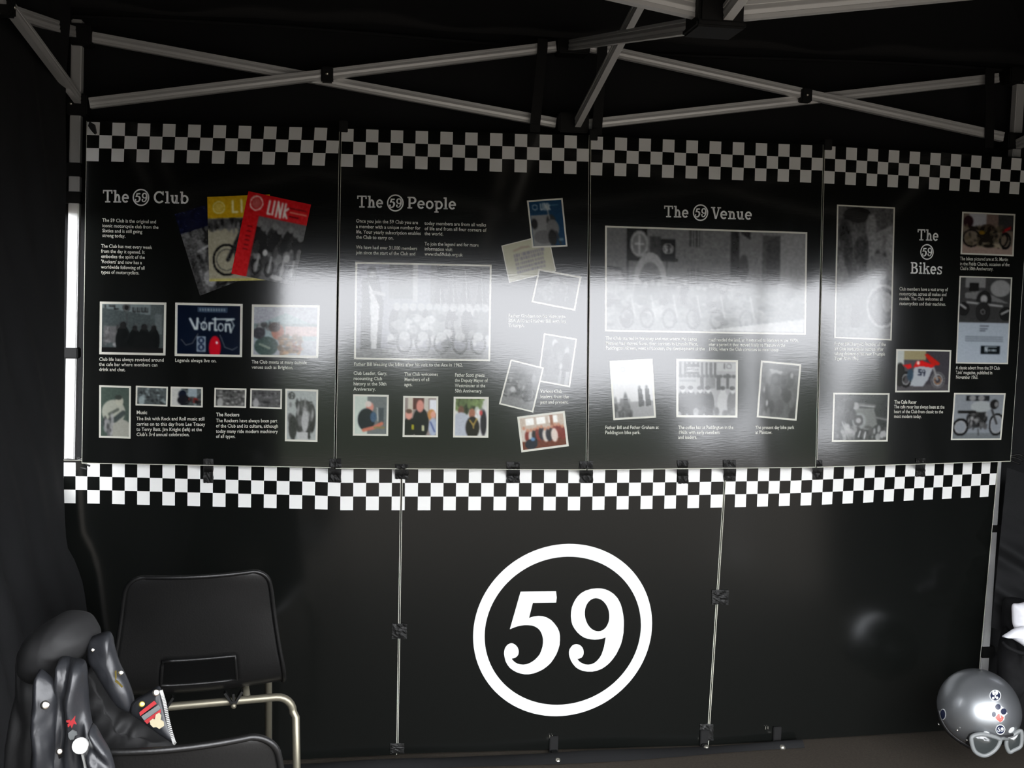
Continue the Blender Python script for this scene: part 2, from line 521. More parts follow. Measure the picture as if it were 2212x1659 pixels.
def emblem(bd, cx, cy, rx, ry):
    def m(p, k=1.0, kx=1.0):
        return (cx + (p[0] - RC[0]) / 470 * rx * k * kx, cy + (p[1] - RC[1]) / 455 * ry * k)
    ring = bd.polys_px('round_emblem', [[[(cx + rx * math.cos(t * PI / 20), cy + ry * math.sin(t * PI / 20)) for t in range(40)],
                                         [(cx + .85 * rx * math.cos(t * PI / 20), cy + .85 * ry * math.sin(t * PI / 20)) for t in range(40)]]], 'board_white', 0.0005)
    for nm, loops in (('digit_five', [D5]), ('digit_nine', [D9, D9H])):
        bd.polys_px(nm, [[[m(p, 1.12) for p in lp] for lp in loops]], 'board_white', 0.0005, parent=ring)

def caption(bd, lines, x, bases, ref, width, bold=False, m='print_cream', hk=1.15):
    """lines of small print; baselines in pixels; reference line index and its width in pixels"""
    me_v, me_f = [], []
    cu = bpy.data.curves.new('t', 'FONT')
    cu.size = 1.0
    cu.offset = 0.02 if bold else 0.008
    cu.resolution_u = 2
    ob = bpy.data.objects.new('t', cu)
    COL.objects.link(ob)
    res = []
    for ln in lines:
        cu.body = ln
        dg = bpy.context.evaluated_depsgraph_get()
        mm = bpy.data.meshes.new_from_object(ob.evaluated_get(dg))
        n = len(mm.vertices)
        co = np.zeros(n * 3)
        mm.vertices.foreach_get('co', co)
        res.append((co.reshape(-1, 3), [tuple(p.vertices) for p in mm.polygons]))
        bpy.data.meshes.remove(mm)
    bpy.data.objects.remove(ob)
    bpy.data.curves.remove(cu)
    wref = res[ref][0][:, 0].max()
    a0, _ = bd.loc(x, bases[ref])
    a1, _ = bd.loc(x + width, bases[ref])
    sx = (a1 - a0) / wref
    b_a = bd.loc(x, bases[0])[1]
    b_z = bd.loc(x, bases[0] + 11.3)[1]
    sy = (b_a - b_z) * hk * 0.83
    for (co, fs), by in zip(res, bases):
        a, b = bd.loc(x, by)
        n = len(me_v)
        me_v += [(a + p[0] * sx, b + p[1] * sy) for p in co]
        me_f += [tuple(i + n for i in f) for f in fs]
    return bd.flat('small_print', me_v, me_f, m, 0.0005)

# --- little printed pictures: painted procedurally into a vertex-coloured grid
class Pic:
    def __init__(s, w, h, bg=(.5, .5, .5), seed=1):
        s.w, s.h = w, h
        s.y, s.x = np.mgrid[0:h, 0:w]
        s.x = s.x / (w - 1); s.y = s.y / (h - 1)
        s.a = np.ones((h, w, 3)) * np.array(bg if hasattr(bg, '__len__') else (bg,) * 3)
        s.r = np.random.RandomState(seed)
    def c(s, col):
        return np.array(col if hasattr(col, '__len__') else (col,) * 3, float)
    def put(s, mask, col, k=1.0):
        mk = np.clip(mask, 0, 1)[..., None] * k
        s.a = s.a * (1 - mk) + s.c(col) * mk
        return s
    def rect(s, x0, y0, x1, y1, col, k=1.0):
        return s.put(((s.x >= x0) & (s.x <= x1) & (s.y >= y0) & (s.y <= y1)).astype(float), col, k)
    def ell(s, cx, cy, rx, ry, col, k=1.0):
        r = np.sqrt(((s.x - cx) / rx) ** 2 + ((s.y - cy) / ry) ** 2)
        return s.put((1 - r) * min(rx * s.w, ry * s.h) * 0.8 + 0.5, col, k)
    def ring(s, cx, cy, rx, ry, t, col, k=1.0):
        r = np.sqrt(((s.x - cx) / rx) ** 2 + ((s.y - cy) / ry) ** 2)
        return s.put(((r < 1) & (r > 1 - t)).astype(float), col, k)
    def poly(s, pts, col, k=1.0):
        ins = np.zeros(s.x.shape, bool)
        n = len(pts)
        for i in range(n):
            (x1, y1), (x2, y2) = pts[i], pts[(i + 1) % n]
            if y1 == y2: continue
            cond = ((y1 > s.y) != (y2 > s.y)) & (s.x < (x2 - x1) * (s.y - y1) / (y2 - y1) + x1)
            ins ^= cond
        return s.put(ins.astype(float), col, k)
    def line(s, pts, t, col, k=1.0):
        asp = s.h / s.w
        for (x1, y1), (x2, y2) in zip(pts[:-1], pts[1:]):
            dx, dy = x2 - x1, (y2 - y1) * asp
            L = dx * dx + dy * dy + 1e-9
            u = np.clip(((s.x - x1) * dx + (s.y - y1) * asp * dy) / L, 0, 1)
            d = np.sqrt((s.x - x1 - u * dx) ** 2 + ((s.y - y1) * asp - u * dy) ** 2)
            s.put((t - d) * s.w * 0.8 + 0.5, col, k)
        return s
    def blobs(s, n, x0, y0, x1, y1, lo, hi, sz, k=.8, tint=(1, 1, 1)):
        for _ in range(n):
            v = s.r.uniform(lo, hi)
            s.ell(s.r.uniform(x0, x1), s.r.uniform(y0, y1), sz * s.r.uniform(.4, 1.3), sz * s.r.uniform(.6, 1.8), [v * t for t in tint], k)
        return s
    def noise(s, amt, cell=1):
        n = s.r.normal(0, amt, (s.h // cell + 2, s.w // cell + 2))
        n = np.kron(n, np.ones((cell, cell)))[:s.h, :s.w]
        s.a = np.clip(s.a + n[..., None], 0.01, 1)
        return s
    def grad(s, y0, y1, k0, k1):
        t = np.clip((s.y - y0) / (y1 - y0), 0, 1)
        s.a *= (k0 + (k1 - k0) * t)[..., None]
        return s
    def person(s, x, y, h, body, head=(.6, .6, .6)):
        s.ell(x, y, h * .22 * s.h / s.w * 1.1, h * .5, body)
        s.ell(x, y - h * .5, h * .1 * s.h / s.w * 1.1, h * .13, head)
        return s
    def bike(s, x, y, sz, col=(.12, .12, .12), tank=(.5, .5, .5), rim=(.6, .6, .6)):
        q = s.h / s.w
        for dx in (-1, 1):
            s.ring(x + dx * .62 * sz * q, y, .42 * sz * q, .42 * sz, .2, col)
            s.ring(x + dx * .62 * sz * q, y, .34 * sz * q, .34 * sz, .12, rim)
        s.ell(x, y - .12 * sz, .38 * sz * q, .3 * sz, col)
        s.ell(x + .1 * sz * q, y - .5 * sz, .34 * sz * q, .17 * sz, tank)
        s.line([(x + .62 * sz * q, y), (x + .42 * sz * q, y - .75 * sz)], .03 * sz * q + .006, rim)
        s.line([(x - .7 * sz * q, y - .5 * sz), (x - .1 * sz * q, y - .42 * sz)], .06 * sz * q + .004, col)
        return s

PH = [0.0004]
def picture(bd, quad, paint, label, border=0.045, res=1.5, name='photo_print', frame=True, h=None, warm=False):
    """quad TL TR BR BL in pixels"""
    L = [V(bd.loc(*p)) for p in quad]
    wpx = (V(quad[1]) - V(quad[0])).length
    hpx = (V(quad[3]) - V(quad[0])).length
    if h is None: h = 0.0004
    nw, nh = max(12, int(wpx / res)), max(12, int(hpx / res))
    pc = paint(nw, nh)
    def bl(u, v):
        return (L[0] * (1 - u) + L[1] * u) * (1 - v) + (L[3] * (1 - u) + L[2] * u) * v
    bu, bv = (border, border * wpx / hpx) if frame else (0, 0)
    us = np.linspace(bu, 1 - bu, nw); vs_ = np.linspace(bv, 1 - bv, nh)
    U, W = np.meshgrid(us, vs_)
    A = [np.array(q) for q in L]
    P = (A[0] * (1 - U[..., None]) + A[1] * U[..., None]) * (1 - W[..., None]) + (A[3] * (1 - U[..., None]) + A[2] * U[..., None]) * W[..., None]
    base = bd.O - wloc(bd.root) + bd.n * h
    X = np.array(base) + P[..., 0:1] * np.array(bd.ex) + P[..., 1:2] * np.array(bd.ey)
    me = bpy.data.meshes.new(name)
    nv = nw * nh
    idx = np.arange(nv).reshape(nh, nw)
    quads = np.stack([idx[:-1, :-1], idx[1:, :-1], idx[1:, 1:], idx[:-1, 1:]], -1).reshape(-1, 4)
    me.vertices.add(nv)
    me.vertices.foreach_set('co', X.reshape(-1).astype(np.float32))
    me.loops.add(quads.size)
    me.loops.foreach_set('vertex_index', quads.reshape(-1).astype(np.int32))
    me.polygons.add(len(quads))
    me.polygons.foreach_set('loop_start', (np.arange(len(quads)) * 4).astype(np.int32))
    me.update(calc_edges=True)
    ca = me.color_attributes.new('Col', 'FLOAT_COLOR', 'POINT')
    im = pc.a
    for _ in range(2):
        e = np.pad(im, ((1, 1), (1, 1), (0, 0)), 'edge')
        im = (e[:-2, 1:-1] + e[2:, 1:-1] + e[1:-1, :-2] + e[1:-1, 2:] + 2 * im) / 6
    c = np.clip(im, 0.005, 1)
    c = np.where(c <= 0.04045, c / 12.92, ((c + 0.055) / 1.055) ** 2.4)
    rgba = np.concatenate([c, np.ones((nh, nw, 1))], -1)
    ca.data.foreach_set('color', rgba.reshape(-1).astype(np.float32))
    me.materials.append(MATS['print_photo'])
    o = bpy.data.objects.new(name, me)
    COL.objects.link(o)
    o.parent = bd.root
    o['label'] = label
    if frame:
        oc = [bl(0, 0), bl(1, 0), bl(1, 1), bl(0, 1)]
        ic = [bl(bu, bv), bl(1 - bu, bv), bl(1 - bu, 1 - bv), bl(bu, 1 - bv)]
        bd.flat('white_border', [tuple(q) for q in oc + ic], [(0, 1, 5, 4), (1, 2, 6, 5), (2, 3, 7, 6), (3, 0, 4, 7)], 'print_cream', h, parent=o)
    return o

def checks_px(bd, name, xt, xb, yt, yb, rows=3, start=0, m=None, clip=None):
    """checker cells: xt/xb column edges (top and bottom line) and yt/yb functions of x"""
    vs, fs = [], []
    for c in range(len(xt) - 1):
        for r in range(rows):
            if (c + r + start) % 2: continue
            n = len(vs)
            for cc, rr in ((c, r), (c + 1, r), (c + 1, r + 1), (c, r + 1)):
                t = rr / rows
                x = xt[cc] * (1 - t) + xb[cc] * t
                y = yt(x) * (1 - t) + yb(x) * t
                vs.append(bd.loc(x, y))
            fs.append((n, n + 1, n + 2, n + 3))
    return bd.flat(name, vs, fs, m or bd.white, 0.0004)

# upper boards lean back very slightly: bottoms rest on the lower boards, tops against the truss
TILT = 0.060
UP = [
    ('heading ends in Club, with red and yellow magazine covers', [(187, 261), (733.7, 275.5), (721.7, 1011), (176.5, 1001)], 0.0),
    ('heading ends in People, with tilted snapshots', [(737.3, 275.7), (1272.7, 292), (1266.3, 1015.5), (725, 1012.5)], 0.0),
    ('heading ends in Venue, with one wide photograph', [(1276.3, 292.5), (1778.4, 312.5), (1762, 1010), (1269.3, 1015.5)], 0.0),
    ('heading ends in Bikes, with a red and silver motorcycle', [(1781.6, 313), (2228, 341), (2183, 997), (1764.6, 1010)], 0.0),
]
YAWS = [0.0, 0.0, -0.012, -0.055]
boards = []
for i, (lb, q, yw) in enumerate(UP):
    n = V((YAWS[i], -1, TILT)).normalized()
    xc = (hY(q[3][0], q[3][1], -0.055) + hY(q[2][0], q[2][1], -0.055)) / 2
    edge_x = hY(q[3][0], q[3][1], -0.055)
    p0 = V((edge_x.x, -0.055, 0.93))
    boards.append(Board('display_board', 'glossy black upper board whose ' + lb, q, p0, n, 'board_black', 'board_white', group='upper display boards'))
b1, b2, b3, b4 = boards
for bd, ca, cb, cc_, dd in ((b1, (188.5, 263.6), (734.5, 277), (728.5, 358.5), (186, 348)),
                           (b2, (737.3, 278), (1273, 294), (1272, 377), (735.5, 360)),
                           (b3, (1276.5, 294.8), (1778.5, 314.7), (1776, 395.4), (1274.5, 378.3)),
                           (b4, (1781.5, 315.3), (2228, 343.7), (2222, 421), (1779, 396))):
    xt = [ca[0] + (cb[0] - ca[0]) * k / 20 for k in range(21)]
    if bd in (b3, b4):      # columns shrink with distance
        kk = 0.045 if bd is b3 else 0.05
        xt = [ca[0] + (cb[0] - ca[0]) * ((k / 20) + kk * (k / 20) * (1 - k / 20)) for k in range(21)]
        xb = [dd[0] + (cc_[0] - dd[0]) * ((k / 20) + kk * (k / 20) * (1 - k / 20)) for k in range(21)]
    else:
        xb = [dd[0] + (cc_[0] - dd[0]) * k / 20 for k in range(21)]
    yt = lambda x, a=ca, b=cb: a[1] + (b[1] - a[1]) * (x - a[0]) / (b[0] - a[0])
    yb = lambda x, a=dd, b=cc_: a[1] + (b[1] - a[1]) * (x - a[0]) / (b[0] - a[0])
    checks_px(bd, 'checker_band', xt, xb, yt, yb)

# lower boards: vertical, standing on the ground
IDX = [138, 188.6, 242.5, 296.6, 351, 405.4, 460, 515.3, 570.5, 625.8, 681, 736, 791.2, 847, 903.5, 958.5, 1013, 1067.3, 1121.8, 1175.4, 1228, 1281,
       1333.6, 1385.5, 1437.2, 1487.2, 1537.3, 1590, 1638.2, 1685.6, 1732.6, 1779, 1823.5, 1868.4, 1912.5, 1956.3, 1999, 2039.5, 2080.3, 2121, 2158.5]
half = []
for a, b in zip(IDX[:-1], IDX[1:]):
    half += [a, (a + b) / 2]
half.append(IDX[-1])
def ytl(x): return float(np.interp(x, [130, 190, 690, 736, 1290, 1700, 1780, 2158], [999, 1000, 1011.5, 1013.5, 1014.5, 1011.4, 1008.6, 997.5]))
def ybl(x): return float(np.interp(x, [130, 200, 690, 736, 1250, 1540, 1740, 1779, 2121, 2158], [1086.5, 1087.6, 1100, 1102, 1102.3, 1096.7, 1091.8, 1090, 1073.6, 1071.5]))
def shf(x): return float(np.interp(x, [130, 690, 1290, 1740, 2121], [0, -1, -1.8, -3.7, -5]))
LP0, LN = (0, 0, 0), V((0, -1, 0))
LOW = [('left of the large round number, behind the chairs', [(124, 994), (866.4, 1007), (857.3, 1630), (146, 1664)]),
       ('with a large white number in a ring', [(868.9, 1007), (1566.6, 1008), (1527.2, 1610), (858.9, 1628)]),
       ('beside the silver helmet, plain below its checks', [(1569, 1008), (2157, 992), (2104, 1574), (1529.6, 1610)])]
lows = []
for i, (lb, q) in enumerate(LOW):
    bd = Board('display_board', 'glossy black lower board ' + lb, q, LP0, LN, 'low_black', 'low_white', thick=.005, strip=.0019, group='lower display boards')
    lows.append(bd)
    lo, hi = q[0][0], q[1][0]
    # cut the continuous band at the board edges (edges lean, so cut by the line at band height)
    def edge_at(y, a, b): return a[0] + (b[0] - a[0]) * (y - a[1]) / (b[1] - a[1])
    xl = edge_at(1055, q[0], q[3]) + 0.3
    xr = edge_at(1055, q[1], q[2]) - 0.3
    cols = [x for x in half if xl < x < xr]
    k0 = sum(1 for x in half if x <= xl) - 1
    cols = [xl] + cols + [xr]
    xb = [x + shf(x) for j, x in enumerate(cols)]
    xt = [x for x in cols]
    xt[0] = edge_at(1010, q[0], q[3]) + .3; xb[0] = edge_at(1095, q[0], q[3]) + .3
    xt[-1] = edge_at(1010, q[1], q[2]) - .3; xb[-1] = edge_at(1095, q[1], q[2]) - .3
    checks_px(bd, 'checker_band', xt, xb, ytl, ybl, start=k0 % 2)
lA, lB, lC = lows
def c6(p): return (740 + p[0] / 2.4578, 1100 + p[1] / 2.4578)
ring = lB.polys_px('ring', [[[c6(p) for p in RO], [c6(p) for p in RI]]], 'low_white', 0.0005)
lB.polys_px('digit_five', [[[c6(p) for p in D5]]], 'low_white', 0.0005)
lB.polys_px('digit_nine', [[[c6(p) for p in D9], [c6(p) for p in D9H]]], 'low_white', 0.0005)
# metal feet of the lower boards: black clip with two rivets, bright tip on the ground
for bd, fx, fy, sx, sy in ((lB, 1205, 1640, 1190, 1591), (lC, 1690, 1611, 1656, 1572), (lC, 1526, 1612, 1522, 1596)):
    p = hZ(fx, fy, ZF + 0.012)
    c = hY(sx, sy, -0.004)
    top = V((p.x, -0.004, c.z))
    mb = MB()
    mb.box((p.x, -0.005, ZF + 0.03), (0.028, 0.008, 0.055), bevel=0.002)
    mb.bar((p.x, -0.004, ZF + 0.008), (p.x, p.y + 0.01, ZF + 0.008), 0.022, 0.01, V((0, 0, 1)), 0.002)
    ft = mb.build('foot', 'plastic_black', bd.root)
    t = MB()
    t.lathe((p.x, p.y, ZF + 0.002), (0, 0, 1), [(0.010, 0), (0.010, 0.006), (0.006, 0.012), (0.001, 0.013)], 12)
    t.build('foot_tip', 'bolt_metal', ft, True)
    for s_ in (-1, 1):
        r = MB()
        r.box(c + V((s_ * 0.004, -0.001, 0)), (0.002, 0.003, 0.009))
        r.build('rivet', 'bolt_metal', ft)
# ---------------------------------------------------------------- headings, emblems, small print
heading(b1, 'The', 222.4, 279, 437.4, 438, 410.3); emblem(b1, 304.6, 426.5, 18, 18.5); heading(b1, 'Club', 332, 407.5, 439, 440, 413)
heading(b2, 'The', 771.5, 828, 448.3, 449, 422.5); emblem(b2, 854, 438.5, 18, 18.5); heading(b2, 'People', 880, 985.5, 450.5, 452.5, 425)
heading(b3, 'The', 1434.4, 1487.5, 469.3, 470.5, 444); emblem(b3, 1513.2, 459.4, 16.5, 18); heading(b3, 'Venue', 1535.5, 1624.4, 472.5, 475, 447)
heading(b4, 'The', 1981.7, 2027.3, 519.3, 520.5, 495); emblem(b4, 2002.3, 544.3, 14.5, 17); heading(b4, 'Bikes', 1966.8, 2034.8, 591, 593, 566)
PP = 'print_cream'
caption(b1, ['The 59 Club is the original and', 'iconic motorcycle club from the', 'Sixties and is still going', 'strong today.'], 221, [479, 490.7, 501.5, 512], 0, 116)
caption(b1, ['The Club has met every week', 'from the day it opened. It', 'embodies the spirit of the', "'Rockers' and now has a", 'worldwide following of all', 'types of motorcyclists.'], 218.5, [534.8, 545.8, 557, 568.5, 580, 591], 0, 110)
caption(b1, ['Club life has always revolved around', 'the cafe bar where members can', 'drink and chat.'], 214, [779.4, 790.3, 801.3], 0, 139.7)
caption(b1, ['Legends always live on.'], 377.9, [781.6], 0, 89.8)
caption(b1, ['The Club meets at many outside', 'venues such as Brighton.'], 543.6, [785, 796.4], 0, 119)
caption(b1, ['Music'], 294.9, [894.4], 0, 23, True)
caption(b1, ['The link with Rock and Roll music still', 'carries on to this day from Lee Tracey', 'to Terry Batt. Jim Knight (left) at the', "Club's 3rd annual celebration."], 294.7, [907.5, 919.3, 930.8, 941.9], 0, 146.7)
caption(b1, ['The Rockers'], 467, [899], 0, 50, True)
caption(b1, ['The Rockers have always been part', 'of the Club and its culture, although', 'today many ride modern machinery', 'of all types.'], 466.5, [911.8, 923.4, 935, 946], 0, 132.6)
caption(b2, ['Once you join the 59 Club you are', 'a member with a unique number for', 'life. Your yearly subscription enables', 'the Club to carry on.'], 769, [480.5, 492.4, 504, 515.4], 2, 140)
caption(b2, ['We have had over 31,000 members', 'join since the start of the Club and'], 769, [537.2, 548.8], 0, 132)
caption(b2, ['today members are from all walks', 'of life and from all four corners of', 'the world.'], 917, [485.6, 497, 508], 1, 134)
caption(b2, ['To join the legend and for more', 'information visit:', 'www.the59club.org.uk'], 917, [530, 541, 552], 0, 117)
caption(b2, ['Father Graham on his Velocette', 'BSA A10 and Father Bill with his', 'Triumph.'], 1098, [685.3, 696, 706.5], 1, 124)
caption(b2, ['Father Bill blessing the bikes after his visit to the Ace in 1962.'], 764.6, [790], 0, 235)
caption(b2, ['Club Leader, Gary,', 'recounting Club', 'history at the 50th', 'Anniversary.'], 763.5, [809.6, 821, 832.4, 843.8], 0, 72.6)
caption(b2, ['The Club welcomes', 'Members of all', 'ages.'], 873.4, [811.7, 823, 834], 0, 72.6)
caption(b2, ['Father Scott greets', 'the Deputy Mayor of', 'Westminster at the', '50th Anniversary.'], 982.6, [813.5, 825, 836.3, 847.7], 1, 71)
caption(b2, ['Various Club', 'leaders, from the', 'past and present.'], 1167, [848.5, 860.1, 871.8], 2, 61)
caption(b3, ['The Club started in Hackney and met where the Lance', 'Mission had moved from, then services in Lincoln Place,', 'Paddington Green, west of London, the development of the'], 1308, [734, 744.6, 755], 2, 214)
caption(b3, ['road needed the land, so it returned to Hackney in the 1970s,', 'after a period it then moved finally to Plaistow in the', '1990s, where the Club continues to meet today.'], 1530.6, [737.4, 747.6, 757.6], 0, 194)
caption(b3, ['Father Bill and Father Graham at', 'Paddington bike park.'], 1307, [926.9, 937.8], 0, 116)
caption(b3, ['The coffee bar at Paddington in the', '1960s with early members', 'and leaders.'], 1465, [926.9, 937.6, 948], 0, 119)
caption(b3, ['The present day bike park', 'at Plaistow.'], 1631.5, [926.9, 937.3], 0, 84)
caption(b4, ['Club members have a vast array of', 'motorcycles, across all makes and', 'models. The Club welcomes all', 'motorcyclists and their machines.'], 1942.5, [627.4, 638, 648.3, 659], 0, 105)
caption(b4, ['The bikes pictured are at St. Martin', 'in the Fields Church, occasion of the', "Club's 50th Anniversary."], 2073.6, [562, 573, 583.2], 1, 107)
caption(b4, ['A classic advert from the 59 Club', "'Link' magazine, published in", 'November 1963.'], 2064.6, [797.6, 808, 818], 0, 95)
caption(b4, ['Father Bill Shergold, founder of the', '59 Club motorcycle section, after', 'taking delivery of his new Triumph', 'Tiger 90 in 1963.'], 1802.3, [746.2, 756.6, 767.2, 777.6], 0, 111)
caption(b4, ['The Cafe Racer'], 1931.7, [871.8], 0, 48, True)
caption(b4, ['The cafe racer has always been at the', 'heart of the Club from classic to the', 'most modern today.'], 1931, [882, 892.4, 902.7], 0, 109)

# ---------------------------------------------------------------- printed pictures
def put59(p, cx, cy, r, col, w=.02):
    q = p.w / p.h
    p.ring(cx, cy, r, r * q, .22, col)
    p.line([(cx - .1 * r, cy - .4 * r * q), (cx - .5 * r, cy - .4 * r * q), (cx - .5 * r, cy), (cx - .15 * r, cy + .1 * r * q), (cx - .2 * r, cy + .45 * r * q), (cx - .55 * r, cy + .4 * r * q)], w * .5, col)
    p.ring(cx + .35 * r, cy - .15 * r * q, .25 * r, .28 * r * q, .5, col)
    p.line([(cx + .58 * r, cy - .1 * r * q), (cx + .45 * r, cy + .45 * r * q)], w * .5, col)
    return p
def LINK(p, x, y, h, w, col, n=4, t=.012):
    g = w / 4.4
    p.line([(x, y), (x, y + h), (x + g * .5, y + h)], t, col)
    p.line([(x + g, y - h * .05), (x + g, y + h)], t, col)
    if n > 2: p.line([(x + 1.8 * g, y + h * 1.1), (x + 1.8 * g, y - h * .05), (x + 2.7 * g, y + h * 1.1), (x + 2.7 * g, y)], t, col)
    if n > 3: p.line([(x + 3.4 * g, y), (x + 3.4 * g, y + h * 1.05)], t, col); p.line([(x + 4.1 * g, y + h * .3), (x + 3.4 * g, y + h * .6), (x + 4.1 * g, y + h * 1.05)], t, col)
    return p

def mag_blue(w, h):
    p = Pic(w, h, .22, 3)
    p.blobs(60, 0, .25, 1, 1, .05, .5, .12)
    p.line([(.25, .5), (.75, .45), (.95, .5)], .03, .6).ell(.3, .85, .12, .1, .55).ell(.7, .35, .15, .1, .12)
    p.rect(0, 0, 1, .24, (.03, .05, .16))
    return p.noise(.06, 2)
def mag_yellow(w, h):
    p = Pic(w, h, (.62, .60, .52), 4)
    p.rect(0, .26, 1, .38, .3).blobs(50, 0, .26, 1, .39, .08, .5, .04)
    p.ring(.28, .75, .22, .19, .14, .08).ring(.28, .75, .16, .13, .08, .25)
    p.ell(.6, .68, .2, .16, .18).line([(.3, .75), (.5, .45)], .03, .15).ell(.62, .5, .14, .16, .25)
    p.rect(0, 0, 1, .255, (.78, .62, .08))
    p.ring(.18, .13, .1, .075, .2, (.9, .86, .6)).ell(.18, .13, .07, .05, (.85, .75, .35))
    LINK(p, .4, .06, .13, .62, (.95, .92, .75), 4, .016)
    p.rect(0, .97, 1, 1, (.72, .68, .4))
    return p.noise(.03, 2)
def mag_red(w, h):
    p = Pic(w, h, (.80, .10, .12), 5)
    p.rect(.235, .26, 1, 1, .38)
    for i in range(9):
        x = .27 + i * .085
        p.person(x, .52 + .04 * (i % 3), .34, .10 + .06 * (i % 2), .45)
    p.blobs(70, .24, .62, 1, .99, .06, .55, .05)
    for x in (.36, .56, .76, .92):
        p.ring(x, .86, .075, .1, .3, .08).line([(x, .72), (x, .9)], .02, .6)
    p.ell(.45, .68, .04, .04, .75).ell(.8, .7, .05, .05, .7).ell(.7, .95, .1, .03, .7)
    p.rect(0, 0, .235, 1, (.80, .10, .12)).rect(0, 0, 1, .225, (.80, .10, .12))
    p.ring(.16, .12, .105, .09, .18, (.95, .9, .85)).ell(.16, .12, .07, .06, (.75, .35, .33))
    LINK(p, .36, .06, .155, .33, (.95, .93, .9), 4, .016)
    p.rect(.68, .09, .95, .1, (.45, .08, .1)).rect(.7, .14, .97, .15, (.9, .6, .5)).rect(.7, .19, .85, .2, (.35, .06, .08))
    for k in range(6): p.rect(.09, .4 + k * .055, .17, .415 + k * .055, (.45, .06, .08))
    return p.noise(.025, 2)
def cafe(w, h):
    p = Pic(w, h, (.26, .29, .29), 6)
    p.poly([(0, 0), (.8, 0), (.8, .22), (0, .08)], (.42, .46, .46)).rect(.78, .0, .98, .3, (.3, .33, .33)).rect(.86, .2, .97, .62, (.36, .39, .39))
    p.line([(.05, .03), (.05, .07)], .01, .12).line([(.12, .04), (.18, .04)], .01, .12).line([(.2, .03), (.2, .1), (.26, .1)], .01, .12)
    p.ell(.39, .07, .06, .08, .12).ring(.39, .07, .05, .07, .25, .4)
    for i, x in enumerate((.5, .57, .64, .70)):
        p.line([(x, .07), (x, .15), (x + .035, .155)], .009, .12).line([(x + .035, .075), (x + .035, .15)], .007, .12, .7)
    p.rect(.03, .45, .3, .8, .36).blobs(30, .02, .45, .35, .85, .1, .6, .03).blobs(10, .55, .4, .85, .6, .2, .55, .03)
    for x, hh in ((.34, .62), (.53, .5), (.68, .55), (.84, .52)):
        p.person(x, .75, hh, (.06, .07, .07), (.12, .12, .12))
    p.rect(0, .9, 1, 1, .08).line([(.4, .2), (.4, .45)], .006, .2)
    return p.noise(.03, 1)
def norton(w, h):
    p = Pic(w, h, (.03, .07, .14), 7)
    p.rect(.32, .03, .8, .14, (.2, .26, .34)); p.noise(.02, 1)
    for k in range(10): p.rect(.35 + k * .043, .06, .372 + k * .043, .11, (.55, .6, .62))
    c = (.78, .82, .82)
    p.line([(.2, .28), (.28, .48), (.31, .48), (.32, .27)], .018, c); p.line([(.32, .3), (.42, .46), (.44, .25)], .008, c, .6)
    p.ring(.42, .42, .055, .09, .35, c); p.line([(.51, .5), (.51, .36), (.56, .36)], .016, c)
    p.line([(.6, .26), (.6, .5), (.63, .5)], .016, c).line([(.56, .28), (.9, .27), (.78, .31)], .012, c)
    p.ring(.69, .44, .05, .085, .35, c).line([(.77, .52), (.77, .38), (.83, .38), (.85, .54)], .016, c)
    p.line([(.85, .54), (.9, .4), (.86, .3)], .012, c, .7)
    p.line([(.06, .7), (.14, .82), (.24, .78), (.33, .58)], .006, .4).line([(.68, .6), (.76, .85), (.88, .9), (.96, .84)], .006, .45)
    p.rect(.31, .64, .45, .95, (.5, .55, .6)).ring(.38, .72, .05, .07, .5, (.1, .15, .25)).ring(.38, .86, .05, .07, .5, (.1, .15, .25))
    p.ell(.6, .86, .095, .24, (.75, .05, .13)).ell(.63, .76, .02, .03, .9)
    return p.noise(.012, 1)
def brighton(w, h):
    p = Pic(w, h, (.62, .63, .66), 8)
    p.poly([(0, .4), (.5, .12), (1, .4), (1, .7), (0, .7)], (.55, .62, .63)).rect(0, .35, 1, .45, (.45, .5, .5)).blobs(25, 0, .3, .4, .5, .15, .6, .03)
    p.rect(.5, .4, 1, .6, (.72, .6, .58))
    p.ell(.2, .82, .19, .2, (.22, .3, .28)).ell(.08, .55, .1, .12, (.2, .2, .22)).line([(.1, .78), (.25, .86)], .02, (.5, .55, .5))
    p.ell(.38, .52, .1, .16, (.62, .36, .26)).ell(.33, .42, .09, .1, (.22, .15, .12)).ell(.42, .64, .06, .06, (.7, .45, .35))
    p.blobs(50, .4, .6, .75, .97, .25, .75, .04, .8, (1, .75, .5)).blobs(10, .55, .7, .75, .9, .3, .6, .03, .8, (1, .4, .2))
    return p.noise(.03, 2)
def guitarist(w, h):
    p = Pic(w, h, (.26, .31, .28), 9)
    p.ell(.45, .5, .42, .25, (.62, .63, .58)).ell(.66, .28, .14, .1, (.66, .66, .6)).ell(.62, .2, .13, .05, (.2, .22, .2))
    p.ell(.7, .85, .42, .2, (.6, .6, .56)).line([(.05, .75), (.5, .66), (.8, .52)], .09, (.25, .28, .27)).line([(.3, .55), (.6, .45)], .05, (.35, .37, .34))
    p.blobs(18, 0, .6, .4, 1, .15, .7, .08)
    return p.noise(.02, 1)
def crowdpic(seed, lo=.1, hi=.65, tint=(.92, 1, 1), n=70, red=0):
    def f(w, h):
        p = Pic(w, h, tuple(.32 * t for t in tint), seed)
        p.blobs(n, 0, 0, 1, 1, lo, hi, .055, .85, tint)
        p.ell(.15, .8, .1, .3, tuple(.6 * t for t in tint))
        if red:
            p.rect(0, 0, .3, 1, (.72, .72, .7)).rect(.55, 0, .85, .5, (.55, .6, .62)).ell(.35, .35, .14, .25, (.08, .1, .15)).ell(.4, .7, .22, .3, (.1, .1, .12)).ell(.62, .62, .06, .09, (.7, .2, .12)).ell(.8, .7, .1, .15, (.5, .1, .08)).blobs(15, .5, .5, 1, 1, .05, .3, .06)
        return p.noise(.03, 1)
    return f
